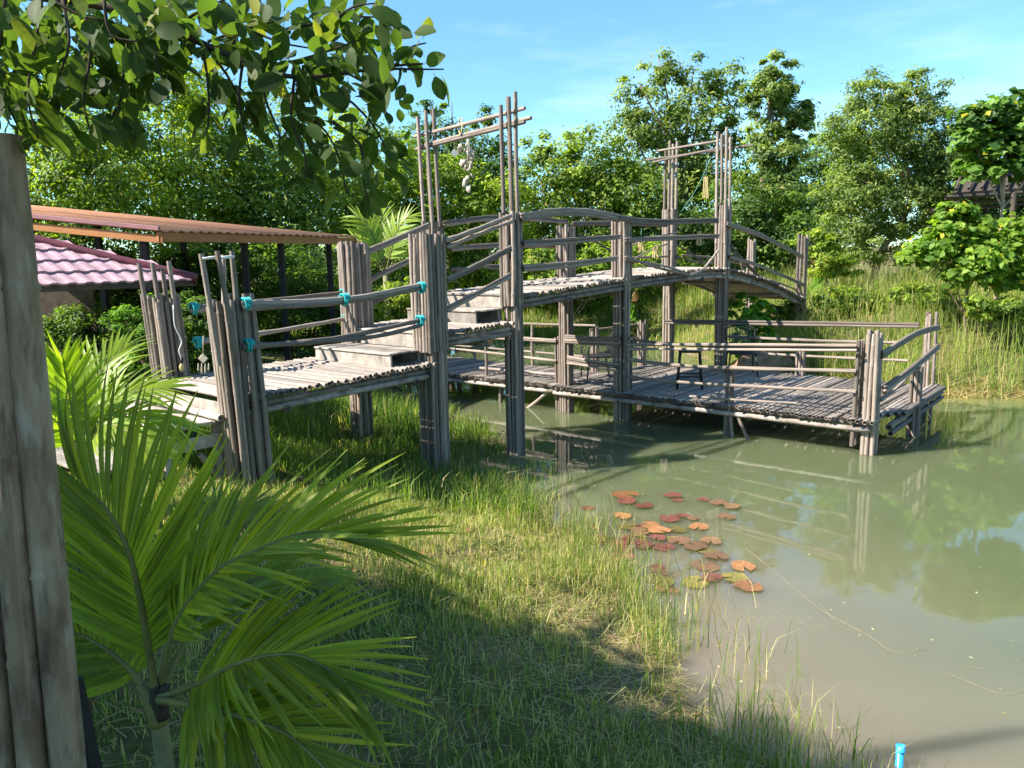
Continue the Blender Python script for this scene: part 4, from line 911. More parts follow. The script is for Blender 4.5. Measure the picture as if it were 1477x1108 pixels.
twig_px = [[(60, 0, 2.9), (50, 70, 2.85), (40, 140, 2.85), (55, 200, 2.9)], [(10, -20, 2.7), (0, 60, 2.7), (-5, 130, 2.7)], [(120, 5, 3.0), (130, 80, 2.9), (120, 140, 2.9), (130, 190, 2.9)], [(90, 0, 2.8), (100, 60, 2.75), (85, 110, 2.75)],
           [(190, 20, 3.1), (180, 80, 3.0), (175, 140, 3.0), (160, 170, 3.0)], [(215, 30, 3.1), (225, 90, 3.0), (240, 130, 3.0)], [(160, 10, 3.2), (210, 50, 3.3), (260, 110, 3.3)],
           [(290, 62, 3.1), (300, 120, 3.05), (300, 180, 3.05), (290, 215, 3.05)], [(300, 70, 3.1), (340, 130, 3.1), (350, 180, 3.1)], [(370, 96, 3.1), (385, 150, 3.1), (405, 200, 3.1), (410, 260, 3.1)],
           [(350, 90, 3.1), (345, 150, 3.05), (360, 215, 3.05)], [(430, 112, 3.15), (440, 160, 3.1), (470, 190, 3.1), (490, 230, 3.1), (500, 280, 3.1)], [(425, 112, 3.15), (420, 170, 3.1), (440, 225, 3.1), (440, 260, 3.1)],
           [(450, 110, 3.15), (510, 150, 3.2), (550, 200, 3.2), (570, 260, 3.2)], [(500, 105, 3.2), (540, 130, 3.2), (560, 170, 3.2)], [(480, 175, 3.1), (520, 210, 3.1), (525, 260, 3.1), (530, 290, 3.1)],
           [(540, 98, 3.2), (590, 100, 3.25), (640, 100, 3.3)], [(420, 90, 3.2), (470, 75, 3.25), (525, 55, 3.3)], [(300, 60, 3.2), (360, 40, 3.3), (420, 25, 3.3)], [(430, 40, 3.3), (490, 25, 3.3), (545, 25, 3.35)], [(250, 40, 3.2), (300, 10, 3.3), (350, -10, 3.3)],
           [(480, 30, 3.3), (510, 10, 3.3), (540, 5, 3.3)], [(570, 95, 3.3), (590, 70, 3.3), (615, 62, 3.3)], [(-60, -10, 2.8), (-50, 70, 2.7), (20, 110, 2.7)], [(30, 80, 2.9), (10, 140, 2.95), (30, 190, 2.95)],
           [(150, 0, 2.6), (160, 50, 2.6), (200, 60, 2.6)], [(60, -10, 2.5), (110, 20, 2.5), (150, 30, 2.5)], [(330, 30, 3.2), (400, 60, 3.2), (450, 70, 3.2)]]
tw = [fpo(q) for q in twig_px]
for q in tw: chains.append((q, [.0035, .0025, .0015]))
obj('trunk', limb_mesh('trunk', chains, M_BARKD), None, ov)
# single leaves in view
def oval_leaf(v):
    V = []; FA = []; n = 5; rr = random.Random(v)
    V0 = []
    for i in range(n + 1):
        u = i / n; w = .30 * math.sin(math.pi * min(1, u * .97 + .02)) ** .62 * (1.05 - .1 * u) + .002
        z = -.10 * u * u * (1 + v * .3) + rr.uniform(-.01, .01)
        for sx_, zz in ((-1, .16 + .05 * v), (0, 0), (1, .16 + .05 * v)): V.append((sx_ * w, u, z + zz * w))
    for i in range(n):
        for k in range(2): a0 = i * 3 + k; FA.append((a0, a0 + 1, a0 + 4, a0 + 3))
    o = len(V); V += [(-.012, -.18, .02), (.012, -.18, .02), (.012, .05, 0), (-.012, .05, 0)]; FA.append((o, o + 1, o + 2, o + 3))
    return pyd('leaf', V, FA, M_BIGLEAF, True)
OL = [oval_leaf(v) for v in range(4)]
leaf_n = 0
tot = [sum(np.linalg.norm(q[i + 1] - q[i]) for i in range(len(q) - 1)) for q in tw]
for q, ln in zip(tw, tot):
    k = max(6, int(round(300 * ln / sum(tot))))
    SP = smooth_pts(q, 6)
    for i in range(k):
        if leaf_n >= 299: break
        u = (i + random.uniform(.1, .9)) / k
        j = min(len(SP) - 2, int(u * (len(SP) - 1))); p = SP[j] + (SP[j + 1] - SP[j]) * random.random(); tg = SP[j + 1] - SP[j]; tg = tg / np.linalg.norm(tg)
        sd = rng.normal(0, 1, 3); sd -= tg * (sd @ tg); sd /= np.linalg.norm(sd)
        d = tg * .35 + sd * .8 + np.array([0, 0, -.45]); d /= np.linalg.norm(d)
        zv = rng.normal(0, .55, 3) + np.array([-.15, -.25, .7]); zv -= d * (zv @ d); zv /= np.linalg.norm(zv); xv = np.cross(d, zv)
        sc = random.choice((random.uniform(.06, .1), random.uniform(.08, .11), random.uniform(.095, .13))) * KB
        p = p + sd * .016
        M = Matrix.Identity(4)
        for c_ in range(3): M[c_][0] = xv[c_] * sc; M[c_][1] = d[c_] * sc; M[c_][2] = zv[c_] * sc; M[c_][3] = p[c_]
        obj('leaf', random.choice(OL), M, ov); leaf_n += 1
# the further leaves of the hanging branch, joined, and the crown over and beside the camera
lv = np.array([v.co[:] for v in OL[1].vertices]); lf = [tuple(p.vertices) for p in OL[1].polygons]
def joined_leaves(name, pos, dirs, ups, sizes):
    VV = []; FF = []
    for p, d, zv, sc in zip(pos, dirs, ups, sizes):
        d = d / np.linalg.norm(d); zv = zv - d * (zv @ d); zv /= np.linalg.norm(zv); xv = np.cross(d, zv)
        o = len(VV); VV += list(p + (lv[:, :1] * xv + lv[:, 1:2] * d + lv[:, 2:3] * zv) * sc); FF += [tuple(o + i for i in f) for f in lf]
    me = pyd(name, VV, FF, M_LEAF2, True); a2 = me.attributes.new('col', 'FLOAT_COLOR', 'POINT')
    cc = np.array([.045, .075, .02]) * rng.uniform(.6, 1.35, (len(pos), 1)); yl = rng.random(len(pos)) < .06; cc[yl] = (.19, .19, .03)
    c4 = np.ones((len(VV), 4), np.float32); c4[:, :3] = np.repeat(cc, len(lv), 0); a2.data.foreach_set('color', c4.ravel()); return me
pos = []
for (x0, x1, y0, y1, k) in [(-40, 130, -20, 150, 250), (-20, 110, 130, 215, 30), (120, 260, -20, 120, 170), (140, 200, 100, 185, 26), (250, 420, -20, 90, 95), (420, 560, 5, 110, 60), (470, 600, 40, 130, 36), (300, 480, 80, 190, 48), (460, 590, 110, 260, 26), (510, 570, 200, 300, 8), (380, 470, 180, 260, 16), (-80, 60, -60, 60, 40)]:
    for i in range(k): pos.append(at(random.uniform(x0, x1), random.uniform(y0, y1), random.uniform(2.9, 3.9) * KB))
k = len(pos); dirs = rng.normal(0, .8, (k, 3)) + np.array([.25, 0, -.65]); ups = rng.normal(0, .55, (k, 3)) + np.array([-.15, -.25, .7])
fo = obj('hanging_leaves', joined_leaves('hanging_leaves', pos, dirs, ups, rng.uniform(.06, .13, k) * KB), None, ov); fo['kind'] = 'stuff'
blobs = [((-5.9, .4, 4.7), (1.3, 1.9, .5)), ((-5.6, 2.8, 4.6), (1.2, 1.0, .45)), ((-5.8, -1.4, 4.7), (1.3, 1.4, .5)), ((-7.3, 1.8, 4.6), (1.4, 1.9, .8)), ((-5.1, 1.5, 4.5), (.9, 1.5, .4)), ((-6.7, 3.0, 4.6), (1.3, .8, .6)), ((-7.2, -.6, 4.8), (1.5, 1.5, .8)), ((-5.0, 2.7, 4.3), (.8, .8, .4)), ((-4.6, .6, 4.2), (.7, 1.3, .3)), ((-4.7, 2.0, 4.2), (.6, .9, .3)), ((-5.9, 1.6, 4.1), (1.2, 1.4, .4)), ((-3.9, 1.5, 4.3), (.7, 1.1, .35)), ((-3.7, 2.3, 4.2), (.5, .6, .3))]  # unseen crown, its blobs placed to shade the near bank and palm
cr = obj('foliage', crown_mesh('foliage', [(np.array(c_), r_) for c_, r_ in blobs], 1700, 24, .20, (np.array([.04, .08, .02]), np.array([.09, .14, .03]), np.array([.16, .18, .03])), .26, .6, .15, tuft=False), None, ov); cr['kind'] = 'stuff'

# ------------------------------------------------------------------ roofs
shed = emp('metal_roof_shed', (-6, 13, .8), 'long orange brown corrugated roof on black posts behind the entrance', 'shed')
EA = at(232, 333, 11.0); EB = at(517, 343, 15.6); EB[2] = EA[2]
UU = np.array([-1, .2, .115]); ed = EB - EA; L_ab = np.linalg.norm(ed); ed /= L_ab; LU = 8.5
def sheet(a0, a1):
    V = []; FA = []; n = int((a1 - a0) / .03); m_ = 2
    for i in range(n + 1):
        q = a0 + (a1 - a0) * i / n; w = .016 * math.cos(q / .19 * 2 * math.pi)
        for th_ in (0, -.006):
            for j in range(m_): V.append(EA + ed * q + UU * (LU * j / (m_ - 1)) + np.array([0, 0, w + th_]))
    s_ = 2 * m_
    for i in range(n):
        a_ = i * s_; b_ = a_ + s_
        FA += [(a_, b_, b_ + 1, a_ + 1), (a_ + 3, b_ + 3, b_ + 2, a_ + 2), (a_, a_ + 2, b_ + 2, b_)]
    return pyd('roof_sheet', V, FA, M_ORANGE, True)
ns = 6
for i in range(ns): obj('roof_sheet', sheet(L_ab * i / ns - .02, L_ab * (i + 1) / ns), Matrix.Translation((0, 0, .004 * (i % 2))), shed)
def beam(name, p0, p1, w, h, mat, par, up=(0, 0, 1)):
    M, ln = frame_z(p0, p1, up); me = box_mesh(name, w, h, ln, mat); me.transform(Matrix.Translation((0, 0, ln / 2))); return obj(name, me, M, par)
dn = np.array([0, 0, 1.0])
beam('fascia', EA - dn * .09 - UU * -.06, EB - dn * .09 - UU * -.06, .04, .13, M_OFASC, shed)
beam('fascia', EA - dn * .12 + ed * .03, EA + UU * LU - dn * .12 + ed * .03, .04, .11, M_OFASC, shed)
beam('ridge_cap', EA + dn * .03 + ed * -.02, EA + UU * LU + dn * .03 - ed * .02, .05, .06, M_REDL, shed)
beam('fascia', EB - dn * .12 - ed * .05, EB + UU * LU - dn * .12 - ed * .05, .04, .11, M_OFASC, shed)
for q, k in [(.25, .5), (2.2, .4), (3.0, .3), (4.6, .4), (.3, 3.5), (2.6, 3.5), (4.6, 3.5), (.3, 7), (4.6, 7)]:
    p = EA + ed * q + UU * k; g = float(gh(p[0], p[1])); box('post', (p[0], p[1], (g + p[2] - .1) / 2), (.1, .1, p[2] - .12 - g), M_DARK, shed)
# mauve tiled hut
hut = emp('tiled_hut', at(150, 560, 9.6), 'small hut with a mauve red wave tiled hip roof', 'hut')
e0 = at(30, 414, 8.6); e1 = at(284, 404, 10.2); e1[2] = e0[2]
ex = e1 - e0; Lx = np.linalg.norm(ex); ex /= Lx
up_ = np.cross(np.array([0, 0, 1.0]), ex); up_ /= np.linalg.norm(up_); up_ = up_ * .92 + np.array([0, 0, .38]); up_ /= np.linalg.norm(up_)
nv = np.cross(ex, up_)
TW, TH = .19, .36
def tile_mesh():
    V = []; FA = []; n = 12
    for j, (v, h) in enumerate(((0, .028), (TH * 1.06, 0.0))):
        for i in range(n + 1):
            u = i / n; w = .008 * math.tanh(2.2 * math.sin(u * 2 * math.pi))
            V.append((u * TW, v, h + w)); 
    for i in range(n + 1): V.append((i / n * TW, 0, .028 + .008 * math.tanh(2.2 * math.sin(i / n * 2 * math.pi))))
    for i in range(n + 1): V.append((i / n * TW, 0, .004 + .008 * math.tanh(2.2 * math.sin(i / n * 2 * math.pi))))
    for i in range(n): FA.append((i, i + 1, i + n + 2, i + n + 1)); FA.append((2 * n + 3 + i, 2 * n + 2 + i, 3 * n + 3 + i, 3 * n + 4 + i))
    return pyd('roof_tile', V, FA, M_RED, True)
tm_ = tile_mesh(); TMX = Matrix.Identity(4)
for k in range(3): TMX[k][0] = ex[k]; TMX[k][1] = up_[k]; TMX[k][2] = nv[k]
cols_n = int((Lx + 1.6) / TW); rows = 6
for r_ in range(rows):
    for c_ in range(cols_n):
        q = -1.6 + c_ * TW
        if q > Lx - r_ * TH * 1.02 - .02: continue
        M = Matrix.Translation(Vector(e0 + ex * q + up_ * (r_ * TH))) @ TMX
        obj('roof_tile', tm_, M, hut)
rl0 = e1 + np.array([0, 0, .03]); rl1 = e0 + ex * (Lx - rows * TH) + up_ * rows * TH + np.array([0, 0, .05])
tube('hip_ridge', [rl0, rl0 * .5 + rl1 * .5 - np.array([0, 0, .02]), rl1], .06, M_REDD, hut, 8, 3)
tube('ridge', [rl1, rl1 - ex * 3], .07, M_REDD, hut, 8, 1)
# hidden side of the hip and the underside
s_dir = np.cross(ex, np.array([0, 0, 1.0])); s_dir = -s_dir / np.linalg.norm(s_dir)
bk = e1 + s_dir * 3.2
obj('hip_side', pyd('hip_side', [e1 - dn * .02, bk - dn * .02, rl1 - dn * .06, e1 - dn * .05, bk - dn * .05, rl1 - dn * .1], [(0, 1, 2), (5, 4, 3), (0, 3, 4, 1)], M_RED), None, hut)
beam('eave_beam', e0 - ex * 1.6 - dn * .05 + up_ * .08, e1 - dn * .05 + up_ * .08, .05, .10, M_WOODD, hut)
for q, k in [(-.6, .25), (Lx - .4, .25), (Lx - .4, 2.6), (1.0, 2.6)]:
    p = e0 + ex * q + s_dir * k; g = float(gh(p[0], p[1])); box('post', (p[0], p[1], (g + e0[2]) / 2), (.09, .09, e0[2] - g), M_WOODD, hut)
pw = e0 + ex * (Lx * .5 - .5) + s_dir * 2.9
box('back_wall', (pw[0], pw[1], 1.5), (3.0, .05, 1.6), M_WOODD, hut)
# furniture shapes in the dark under the hut
for i in range(2):
    pq = e0 + ex * (1.5 + .7 * i) + s_dir * 1.2; g = float(gh(pq[0], pq[1]))
    ch_ = emp('dining_chair', (pq[0], pq[1], g), 'dark slatted chair standing in the shade under the mauve roof', 'chair', 'chairs under the mauve roof')
    box('seat', (pq[0], pq[1], g + .45), (.42, .42, .04), M_WOODD, ch_)
    for u in (-.18, .18):
        for v in (-.18, .18): box('leg', (pq[0] + u, pq[1] + v, g + .215), (.04, .04, .43), M_WOODD, ch_)
        box('back_post', (pq[0] + u, pq[1] + .18, g + .72), (.04, .04, .5), M_WOODD, ch_)
    for z in (.6, .75, .9): box('back_slat', (pq[0], pq[1] + .18, g + z), (.32, .02, .07), M_WOODD, ch_)
# hut with flat old roof at the right
rh = emp('stilt_hut', at(1450, 400, 19.5), 'open hut with a dark sagging roof on posts behind the broad leaved bush', 'hut')
h0 = at(1375, 278, 19); h1 = at(1520, 268, 19.5); h2 = at(1560, 262, 22.5); h3 = at(1390, 272, 22.5)
def slab(name, P, th_, mat, par):
    V = list(P) + [p - np.array([0, 0, th_]) for p in P]
    return obj(name, pyd(name, V, [(0, 1, 2, 3), (7, 6, 5, 4), (0, 4, 5, 1), (1, 5, 6, 2), (2, 6, 7, 3), (3, 7, 4, 0)], mat), None, par)
slab('roof', [h0, h1, h2 + dn * .5, h3 + dn * .5], .10, M_THATCH, rh)
for i in range(9):
    u = i / 8; p = h0 * (1 - u) + h1 * u; pole('thatch_pole', p + dn * .06 + np.array([0, -.1, 0]), (h3 * (1 - u) + h2 * u) + dn * .58, .035, rh, M_THATCH)
for i in range(3): pole('rafter', h0 - dn * (.12 + .14 * i) + np.array([-.2, -.05 + .3 * i, 0]), h1 - dn * (.12 + .12 * i) + np.array([0, -.05 + .3 * i, 0]), .05, rh, M_THATCH)
for x, Y in [(1458, 19.2), (1395, 19.6), (1420, 22)]:
    p = at(x, 300, Y); g = float(gh(p[0], p[1])); pole('post', (p[0], p[1], g - .1), (p[0] + .05, p[1], h0[2]), .07, rh, M_THATCH)
slab('floor', [h0 - dn * 1.5 + np.array([.6, .3, 0]), h1 - dn * 1.5 + np.array([0, .3, 0]), h2 - dn * 1.5, h3 - dn * 1.5], .08, M_THATCH, rh)
# bare soil mound by the platform
mp_ = at(1100, 525, 15.9); V = []; FA = []
for j in range(6):
    for i in range(14):
        a_ = i / 14 * 6.283; r_ = .55 * (1 - (j / 6) ** 2) * (1 + .25 * math.sin(a_ * 3 + j) + .1 * math.sin(a_ * 7)); V.append((math.cos(a_) * r_ * 1.3, math.sin(a_) * r_, j / 5 * .5 + .05 * math.sin(a_ * 5 + j * 2)))
for j in range(5):
    for i in range(14): FA.append((j * 14 + i, j * 14 + (i + 1) % 14, (j + 1) * 14 + (i + 1) % 14, (j + 1) * 14 + i))
FA.append(tuple(range(70, 84)))
mo = tag(obj('soil_mound', pyd('soil_mound', V, FA, M_SOIL, True), Matrix.Translation((mp_[0], mp_[1], .12))), 'reddish brown bare soil mound behind the platform rail', 'mound')

# ------------------------------------------------------------------ water lilies
def pad_mesh(v):
    rr = random.Random(v); V = [(0, 0, .004)]; n = 20; FA = []
    g = .22
    for ring, q in ((0, .55), (1, 1.0)):
        for i in range(n + 1):
            a_ = g + (2 * math.pi - 2 * g) * i / n
            r_ = q * (1 + .08 * math.sin(a_ * 2 + v * 2) + .05 * math.sin(a_ * 5 + v) + .03 * math.sin(a_ * 11 + v))
            V.append((math.cos(a_) * r_, math.sin(a_) * r_, .004 + (.06 * max(0, math.sin(a_ * 2 + v)) ** 2 if ring else 0)))
    for i in range(n):
        FA.append((0, 1 + i, 2 + i)); FA.append((1 + i, n + 2 + i, n + 3 + i, 2 + i))
    return pyd('lily_pad', V, FA, None, True)
def padmat(name, c, c2):
    ma, t, b = mat_new(name, .35, .5); mp = mapping(t, (1, 1, 1)); n1 = noise(t, mp, 2.5, 6)
    r = ramp(t, [(.35, c), (.62, c2)]); t.links.new(n1.outputs[0], r.inputs[0])
    tg2 = N(t, 'ShaderNodeTexCoord'); gr = N(t, 'ShaderNodeTexGradient', gradient_type='RADIAL'); t.links.new(tg2.outputs['Object'], gr.inputs[0])
    mu = N(t, 'ShaderNodeMath', operation='MULTIPLY'); mu.inputs[1].default_value = 88; t.links.new(gr.outputs['Fac'], mu.inputs[0]); si = N(t, 'ShaderNodeMath', operation='SINE'); t.links.new(mu.outputs[0], si.inputs[0])
    rv = ramp(t, [(.0, (.9, .9, .9)), (.75, (.95, .95, .95)), (.95, (1.35, 1.3, 1.2))]); t.links.new(si.outputs[0], rv.inputs[0])
    oi = N(t, 'ShaderNodeObjectInfo'); mr = N(t, 'ShaderNodeMapRange'); mr.inputs[3].default_value = .6; mr.inputs[4].default_value = 1.15; t.links.new(oi.outputs['Random'], mr.inputs[0])
    mv = mixc(t, None, r.outputs[0], rv.outputs[0], 'MULTIPLY', 1.0); sc = N(t, 'ShaderNodeVectorMath', operation='SCALE'); t.links.new(mv.outputs[2], sc.inputs[0]); t.links.new(mr.outputs[0], sc.inputs['Scale'])
    n5 = noise(t, mp, 5, 6, .7); r5 = ramp(t, [(.55, (0, 0, 0)), (.66, (.7, .7, .7))]); t.links.new(n5.outputs[0], r5.inputs[0])
    fin = mixc(t, r5.outputs[0], sc.outputs[0], (.07, .045, .025)); t.links.new(fin.outputs[2], b.inputs['Base Color']); return ma
PM = {'red': padmat('red_pad', (.16, .045, .04), (.24, .085, .055)), 'orange': padmat('orange_pad', (.29, .115, .05), (.36, .18, .065)), 'olive': padmat('olive_pad', (.13, .12, .03), (.24, .18, .04)), 'brown': padmat('brown_pad', (.15, .085, .045), (.24, .13, .06))}
pads = [(902, 713, 18, 'orange'), (930, 722, 0, 'x'), (929, 730, 13, 'red'), (970, 715, 12, 'red'), (977, 721, 8, 'red'), (1014, 721, 8, 'red'), (1036, 725, 12, 'brown'), (1056, 731, 12, 'brown'), (1049, 745, 13, 'brown'), (966, 748, 15, 'red'), (984, 744, 9, 'red'),
        (897, 745, 13, 'orange'), (856, 761, 8, 'orange'), (906, 760, 14, 'olive'), (938, 758, 14, 'orange'), (951, 766, 15, 'orange'), (978, 764, 12, 'olive'), (1008, 760, 14, 'orange'), (923, 767, 14, 'brown'), (840, 781, 15, 'olive'), (889, 782, 16, 'red'), (905, 776, 10, 'red'),
        (866, 777, 14, 'brown'), (926, 786, 16, 'red'), (957, 789, 15, 'red'), (980, 780, 16, 'brown'), (1003, 788, 17, 'brown'), (1025, 781, 14, 'brown'), (1020, 795, 12, 'olive'), (896, 802, 17, 'red'), (842, 806, 14, 'olive'), (1033, 803, 16, 'brown'), (1017, 816, 18, 'brown'), (1072, 817, 17, 'orange'),
        (950, 826, 13, 'brown'), (955, 840, 17, 'olive'), (1003, 840, 19, 'olive'), (1058, 833, 17, 'olive'), (1079, 846, 18, 'orange'), (953, 851, 9, 'orange'), (969, 852, 9, 'orange'), (860, 834, 17, 'orange')]
for k in range(15):
    pads.append((random.gauss(915, 60), random.gauss(772, 34), random.uniform(8, 15), random.choice(('red', 'brown', 'brown', 'olive', 'red'))))
padm = {}
for i, (x, y, r, c) in enumerate(pads):
    if c == 'x': continue
    key = (i % 4, c)
    if key not in padm:
        me = pad_mesh(i % 4); me.materials.append(PM[c]); padm[key] = me
    p = on_z(x, y, .006); rw = r / FPX * np.linalg.norm(p - EYE) * 1.0
    o = obj('lily_pad', padm[key], Matrix.Translation(Vector(p) + Vector((0, 0, .0035 * (i % 4)))) @ Matrix.Rotation(random.uniform(0, 6.28), 4, 'Z') @ Matrix.Diagonal((rw, rw, .12, 1)))
    tag(o, {'red': 'dark red water lily pad floating among grass stems', 'orange': 'orange water lily pad floating near the grassy shore', 'olive': 'olive green water lily pad floating near the grassy shore', 'brown': 'dull brown water lily pad floating near the grassy shore'}[c], 'lily pad', c + ' lily pads')

# ------------------------------------------------------------------ grass
def grass_mesh(name, X, Y, Z, H, wd, col, lean=.45, segs=2):
    n = len(X); a_ = rng.uniform(0, 2 * np.pi, n); ln = np.abs(rng.normal(0, lean, n)) * H
    d = np.stack([np.cos(a_), np.sin(a_), np.zeros(n)], 1)
    b_ = rng.uniform(0, 2 * np.pi, n); w = np.stack([np.cos(b_), np.sin(b_), np.zeros(n)], 1) * wd[:, None] / 2
    p = np.stack([X, Y, Z - .02], 1); up = np.array([0, 0, 1.0])
    mid = p + up * (H * .6)[:, None] + d * (ln * .32)[:, None]; tip = p + up * (H * (1 - np.clip(ln / H, 0, .9) * .35))[:, None] + d * ln[:, None]
    V = np.stack([p - w, p + w, mid - w * .75, mid + w * .75, tip], 1).reshape(-1, 3); i = np.arange(n) * 5
    TR = np.concatenate([np.stack([i, i + 1, i + 3], 1), np.stack([i, i + 3, i + 2], 1), np.stack([i + 2, i + 3, i + 4], 1)])
    return tri_mesh(name, V, TR, np.repeat(col, 5, 0), M_GRASS)
def gcol(n, mixv, c0, c1, dry, pdry):
    m_ = np.clip(mixv + rng.normal(0, .25, n), 0, 1)[:, None]; c = np.array(c0) * (1 - m_) + np.array(c1) * m_
    dr = rng.random(n) < pdry; c[dr] = np.array(dry) * rng.uniform(.7, 1.2, (dr.sum(), 1)); return c
GC0, GC1, DRY = (.055, .11, .02), (.18, .25, .05), (.46, .38, .20)
def scatter(n, x0, x1, y0, y1, keep):
    X = rng.uniform(x0, x1, n); Y = rng.uniform(y0, y1, n); k = keep(X, Y); return X[k], Y[k]
def patch(X, Y, s=1.1): return np.clip(.5 + wob(X, Y, s, 3) * .8 + wob(X, Y, s * 3.1, 5) * .35, 0, 1)
def make_grass(name, label, n, box_, hr, wr, pd, keep=None, lean=.45, c0=GC0, c1=GC1, dry=DRY, hmod=None):
    def kf(X, Y):
        d = sdist(X, Y) + wob(X, Y, 3.1, 2) * .3; k = (d > -.02) & (rng.random(len(X)) < .2 + .85 * patch(X, Y) ** 1.5)
        if keep is not None: k &= keep(X, Y, d)
        return k
    X, Y = scatter(n, *box_, kf); Z = gh(X, Y); m_ = patch(X, Y, 1.7)
    H = rng.uniform(hr[0], hr[1], len(X)) * (.55 + .75 * patch(X, Y, 2.3))
    o = obj(name, grass_mesh(name, X, Y, Z, H, rng.uniform(wr[0], wr[1], len(X)), gcol(len(X), m_, c0, c1, dry, pd), lean)); o['kind'] = 'stuff'; tag(o, label, 'grass')
    return o
sunny = lambda X, Y: np.clip((Y - 4.2) / 1.2, 0, 1)
make_grass('bank_grass', 'short mixed green grass covering the near bank in front of the bridge', 150000, (-3.6, 1.6, 2.0, 7.2), (.05, .17), (.0035, .007), .36, keep=lambda X, Y, d: (d > .35) | (patch(X, Y, 2.9) > .55) | (rng.random(len(X)) < .3), lean=.6)
make_grass('shore_grass', 'tall pale grass with dry stems along the near shore', 26000, (-1.6, 1.5, 4.4, 8.4), (.10, .30), (.003, .007), .45, keep=lambda X, Y, d: (d < 1.0) & (rng.random(len(X)) < .25 + .5 * patch(X, Y, 4)), lean=.4, c0=(.11, .16, .03), c1=(.24, .28, .08))
make_grass('span_grass', 'dark green tufted grass below the first bridge span', 42000, (-5.5, .2, 7.0, 13.5), (.15, .42), (.006, .012), .08, lean=.55)
make_grass('far_bank_grass', 'tall yellow green reed grass on the far bank behind the platform', 85000, (4.5, 20, 12.8, 26), (.35, 1.0), (.007, .015), .26, keep=lambda X, Y, d: (rng.random(len(X)) < np.clip(1.2 - (Y - 13) / 16, .25, 1)), lean=.5, c0=(.10, .16, .03), c1=(.23, .28, .06), dry=(.42, .35, .18))
make_grass('lawn_grass', 'green meadow grass beyond the pond seen beneath the arch', 60000, (-9, 10, 21.5, 36), (.2, .5), (.014, .03), .12, lean=.45, c0=(.07, .13, .02), c1=(.15, .22, .04))
make_grass('left_grass', 'dark grass beneath the huts and palms on the left bank', 30000, (-9, -2.4, 4.0, 14), (.1, .3), (.006, .012), .1)
# fallen dry stems at the far shore and near bank
def litter(name, label, n, box_, keep, lr, r):
    VV = []; FF = []
    X, Y = scatter(n, *box_, keep); Z = np.maximum(gh(X, Y), 0) + .012
    k = len(X); a_ = rng.uniform(0, 2 * np.pi, k); l = rng.uniform(lr[0], lr[1], k)
    d = np.stack([np.cos(a_), np.sin(a_), rng.normal(.08, .18, k)], 1) * l[:, None] / 2; w = np.stack([-np.sin(a_), np.cos(a_), np.zeros(k)], 1) * r
    p = np.stack([X, Y, Z], 1) + np.abs(d[:, 2:3]) * np.array([0, 0, 1.])
    V = np.stack([p - d - w, p - d + w, p + d + w, p + d - w], 1).reshape(-1, 3); i = np.arange(k) * 4
    TR = np.concatenate([np.stack([i, i + 1, i + 2], 1), np.stack([i, i + 2, i + 3], 1)])
    c = np.array(DRY) * rng.uniform(.5, 1.3, (k, 1)); o = obj(name, tri_mesh(name, V, TR, np.repeat(c, 4, 0), M_GRASS)); o['kind'] = 'stuff'; tag(o, label, 'dry grass')
litter('dry_straw', 'dry straw and fallen stems lying on the near bank', 9000, (-1.8, 1.5, 2.5, 8.8), lambda X, Y: (sdist(X, Y) > -.1) & (rng.random(len(X)) < .2 + .8 * (sdist(X, Y) < 1.0)), (.05, .22), .002)
litter('shore_straw', 'matted dead reeds at the foot of the far bank', 9000, (5, 18, 13.2, 15.2), lambda X, Y: (sdist(X, Y) > -.15) & (sdist(X, Y) < .55), (.15, .5), .006)
# reeds standing in the shallow water
X, Y = scatter(24000, -.9, 1.9, 3.2, 9.4, lambda X, Y: (sdist(X, Y) < .12) & (sdist(X, Y) > -.9) & (rng.random(len(X)) < np.exp(sdist(X, Y) / .28)) & (patch(X, Y, 2.6) > .35))
o = obj('water_reeds', grass_mesh('water_reeds', X, Y, np.full(len(X), -.02), rng.uniform(.12, .42, len(X)), rng.uniform(.003, .007, len(X)), gcol(len(X), rng.random(len(X)), (.06, .12, .02), (.17, .24, .05), DRY, .3), .5)); o['kind'] = 'stuff'; tag(o, 'thin green and dry grass stems standing in shallow water', 'reeds')
# tall single tufts at the lower shore
def tuft(px, n, h, label):
    b0 = on_z(px[0], px[1], 0); b0[2] = max(-.02, float(gh(b0[0], b0[1])))
    X = b0[0] + rng.normal(0, .05, n); Y = b0[1] + rng.normal(0, .05, n)
    o = obj('grass_tuft', grass_mesh('grass_tuft', X - b0[0], Y - b0[1], np.zeros(n), rng.uniform(.5, 1, n) * h, rng.uniform(.004, .008, n), gcol(n, rng.random(n), (.05, .11, .02), (.13, .2, .035), DRY, .15), .5), Matrix.Translation(Vector(b0)))
    tag(o, label, 'grass', 'grass tufts at the water edge')
for px_, n_, h_ in [((1050, 1105), 16, .42), ((985, 1075), 22, .34), ((1215, 1105), 10, .3), ((1110, 1110), 14, .28), ((945, 1010), 20, .3), ((955, 900), 24, .32), ((905, 830), 30, .3), ((790, 640), 12, .4), ((690, 650), 14, .55), ((1130, 1095), 9, .3)]:
    tuft(px_, n_, h_, 'loose tuft of long green grass rising at the water edge')
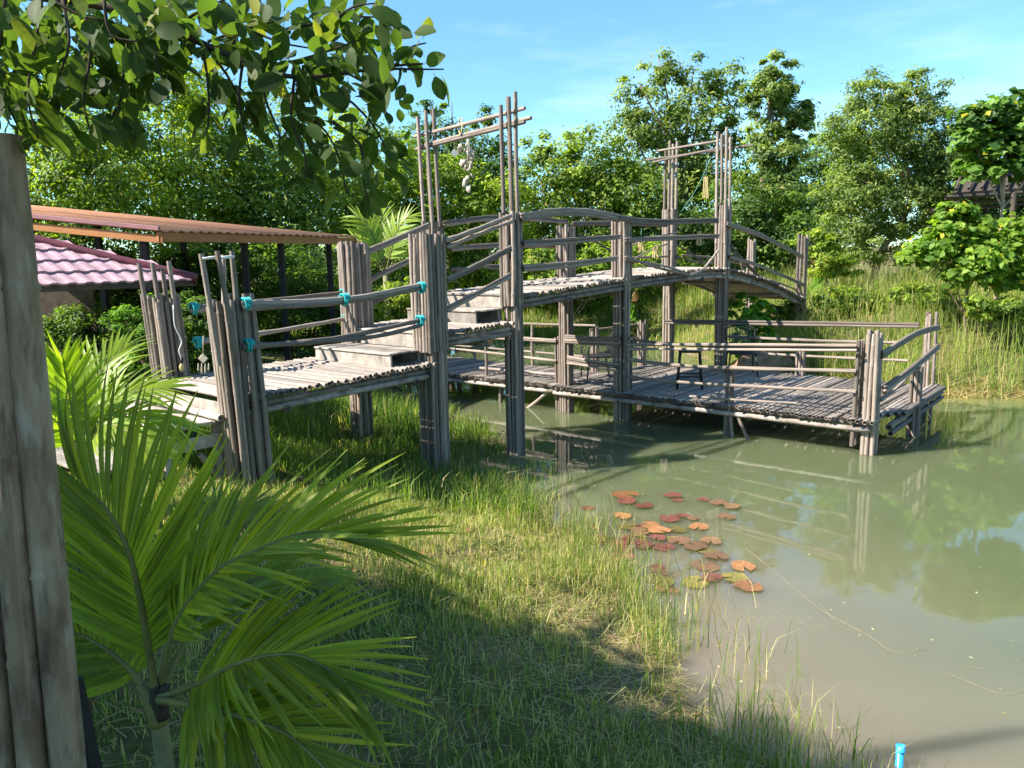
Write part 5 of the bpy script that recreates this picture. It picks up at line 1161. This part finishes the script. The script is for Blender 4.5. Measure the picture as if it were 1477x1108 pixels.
# floating runners
for k, (pts, r_) in enumerate([([(1075, 790), (1130, 835), (1185, 880), (1250, 915), (1290, 940), (1335, 937)], .004), ([(1090, 870), (1160, 900), (1210, 905), (1245, 912)], .003), ([(1365, 970), (1400, 985), (1440, 1000), (1477, 998)], .004), ([(1390, 960), (1430, 965), (1480, 950)], .003), ([(1180, 868), (1215, 905), (1222, 880)], .003), ([(930, 880), (1000, 905), (1060, 950)], .003)]):
    tag(tube('floating_runner', [on_z(x, y, .004) for x, y in pts], r_ * .35, M_DRY, None, 5, 4), 'thin dry grass runner floating on the open water', 'grass stem', 'floating runners')

# fallen leaves on the bank and bits floating on the pond
def flat_bits(name, label, cat, n, box_, keep, size, zf, cols):
    X, Y = scatter(n, *box_, keep); k = len(X); a_ = rng.uniform(0, 2 * np.pi, k); l = rng.uniform(size[0], size[1], k)
    d = np.stack([np.cos(a_), np.sin(a_), rng.normal(0, zf, k)], 1) * l[:, None] / 2; w = np.stack([-np.sin(a_), np.cos(a_), rng.normal(0, zf, k)], 1) * l[:, None] * .25
    p = np.stack([X, Y, np.maximum(gh(X, Y) + .03, .005)], 1)
    V = np.stack([p - d, p + w, p + d, p - w], 1).reshape(-1, 3); i = np.arange(k) * 4
    TR = np.concatenate([np.stack([i, i + 1, i + 2], 1), np.stack([i, i + 2, i + 3], 1)])
    c = np.array(cols)[rng.integers(0, len(cols), k)] * rng.uniform(.6, 1.2, (k, 1))
    o = obj(name, tri_mesh(name, V, TR, np.repeat(c, 4, 0), M_GRASS)); o['kind'] = 'stuff'; tag(o, label, cat)
flat_bits('fallen_leaves', 'brown fallen leaves scattered over the near bank', 'leaves', 500, (-2.2, 1.3, 2.4, 8), lambda X, Y: sdist(X, Y) > .02, (.03, .09), .25, [(.24, .13, .06), (.32, .22, .10), (.14, .08, .04)])
flat_bits('floating_debris', 'small pale leaf bits floating on the pond', 'debris', 900, (-.5, 6, 3.5, 13), lambda X, Y: (sdist(X, Y) < -.05) & (rng.random(len(X)) < np.exp(sdist(X, Y) / 1.1) + .05), (.012, .04), .0, [(.45, .40, .22), (.30, .22, .10), (.5, .5, .42), (.20, .22, .08)])
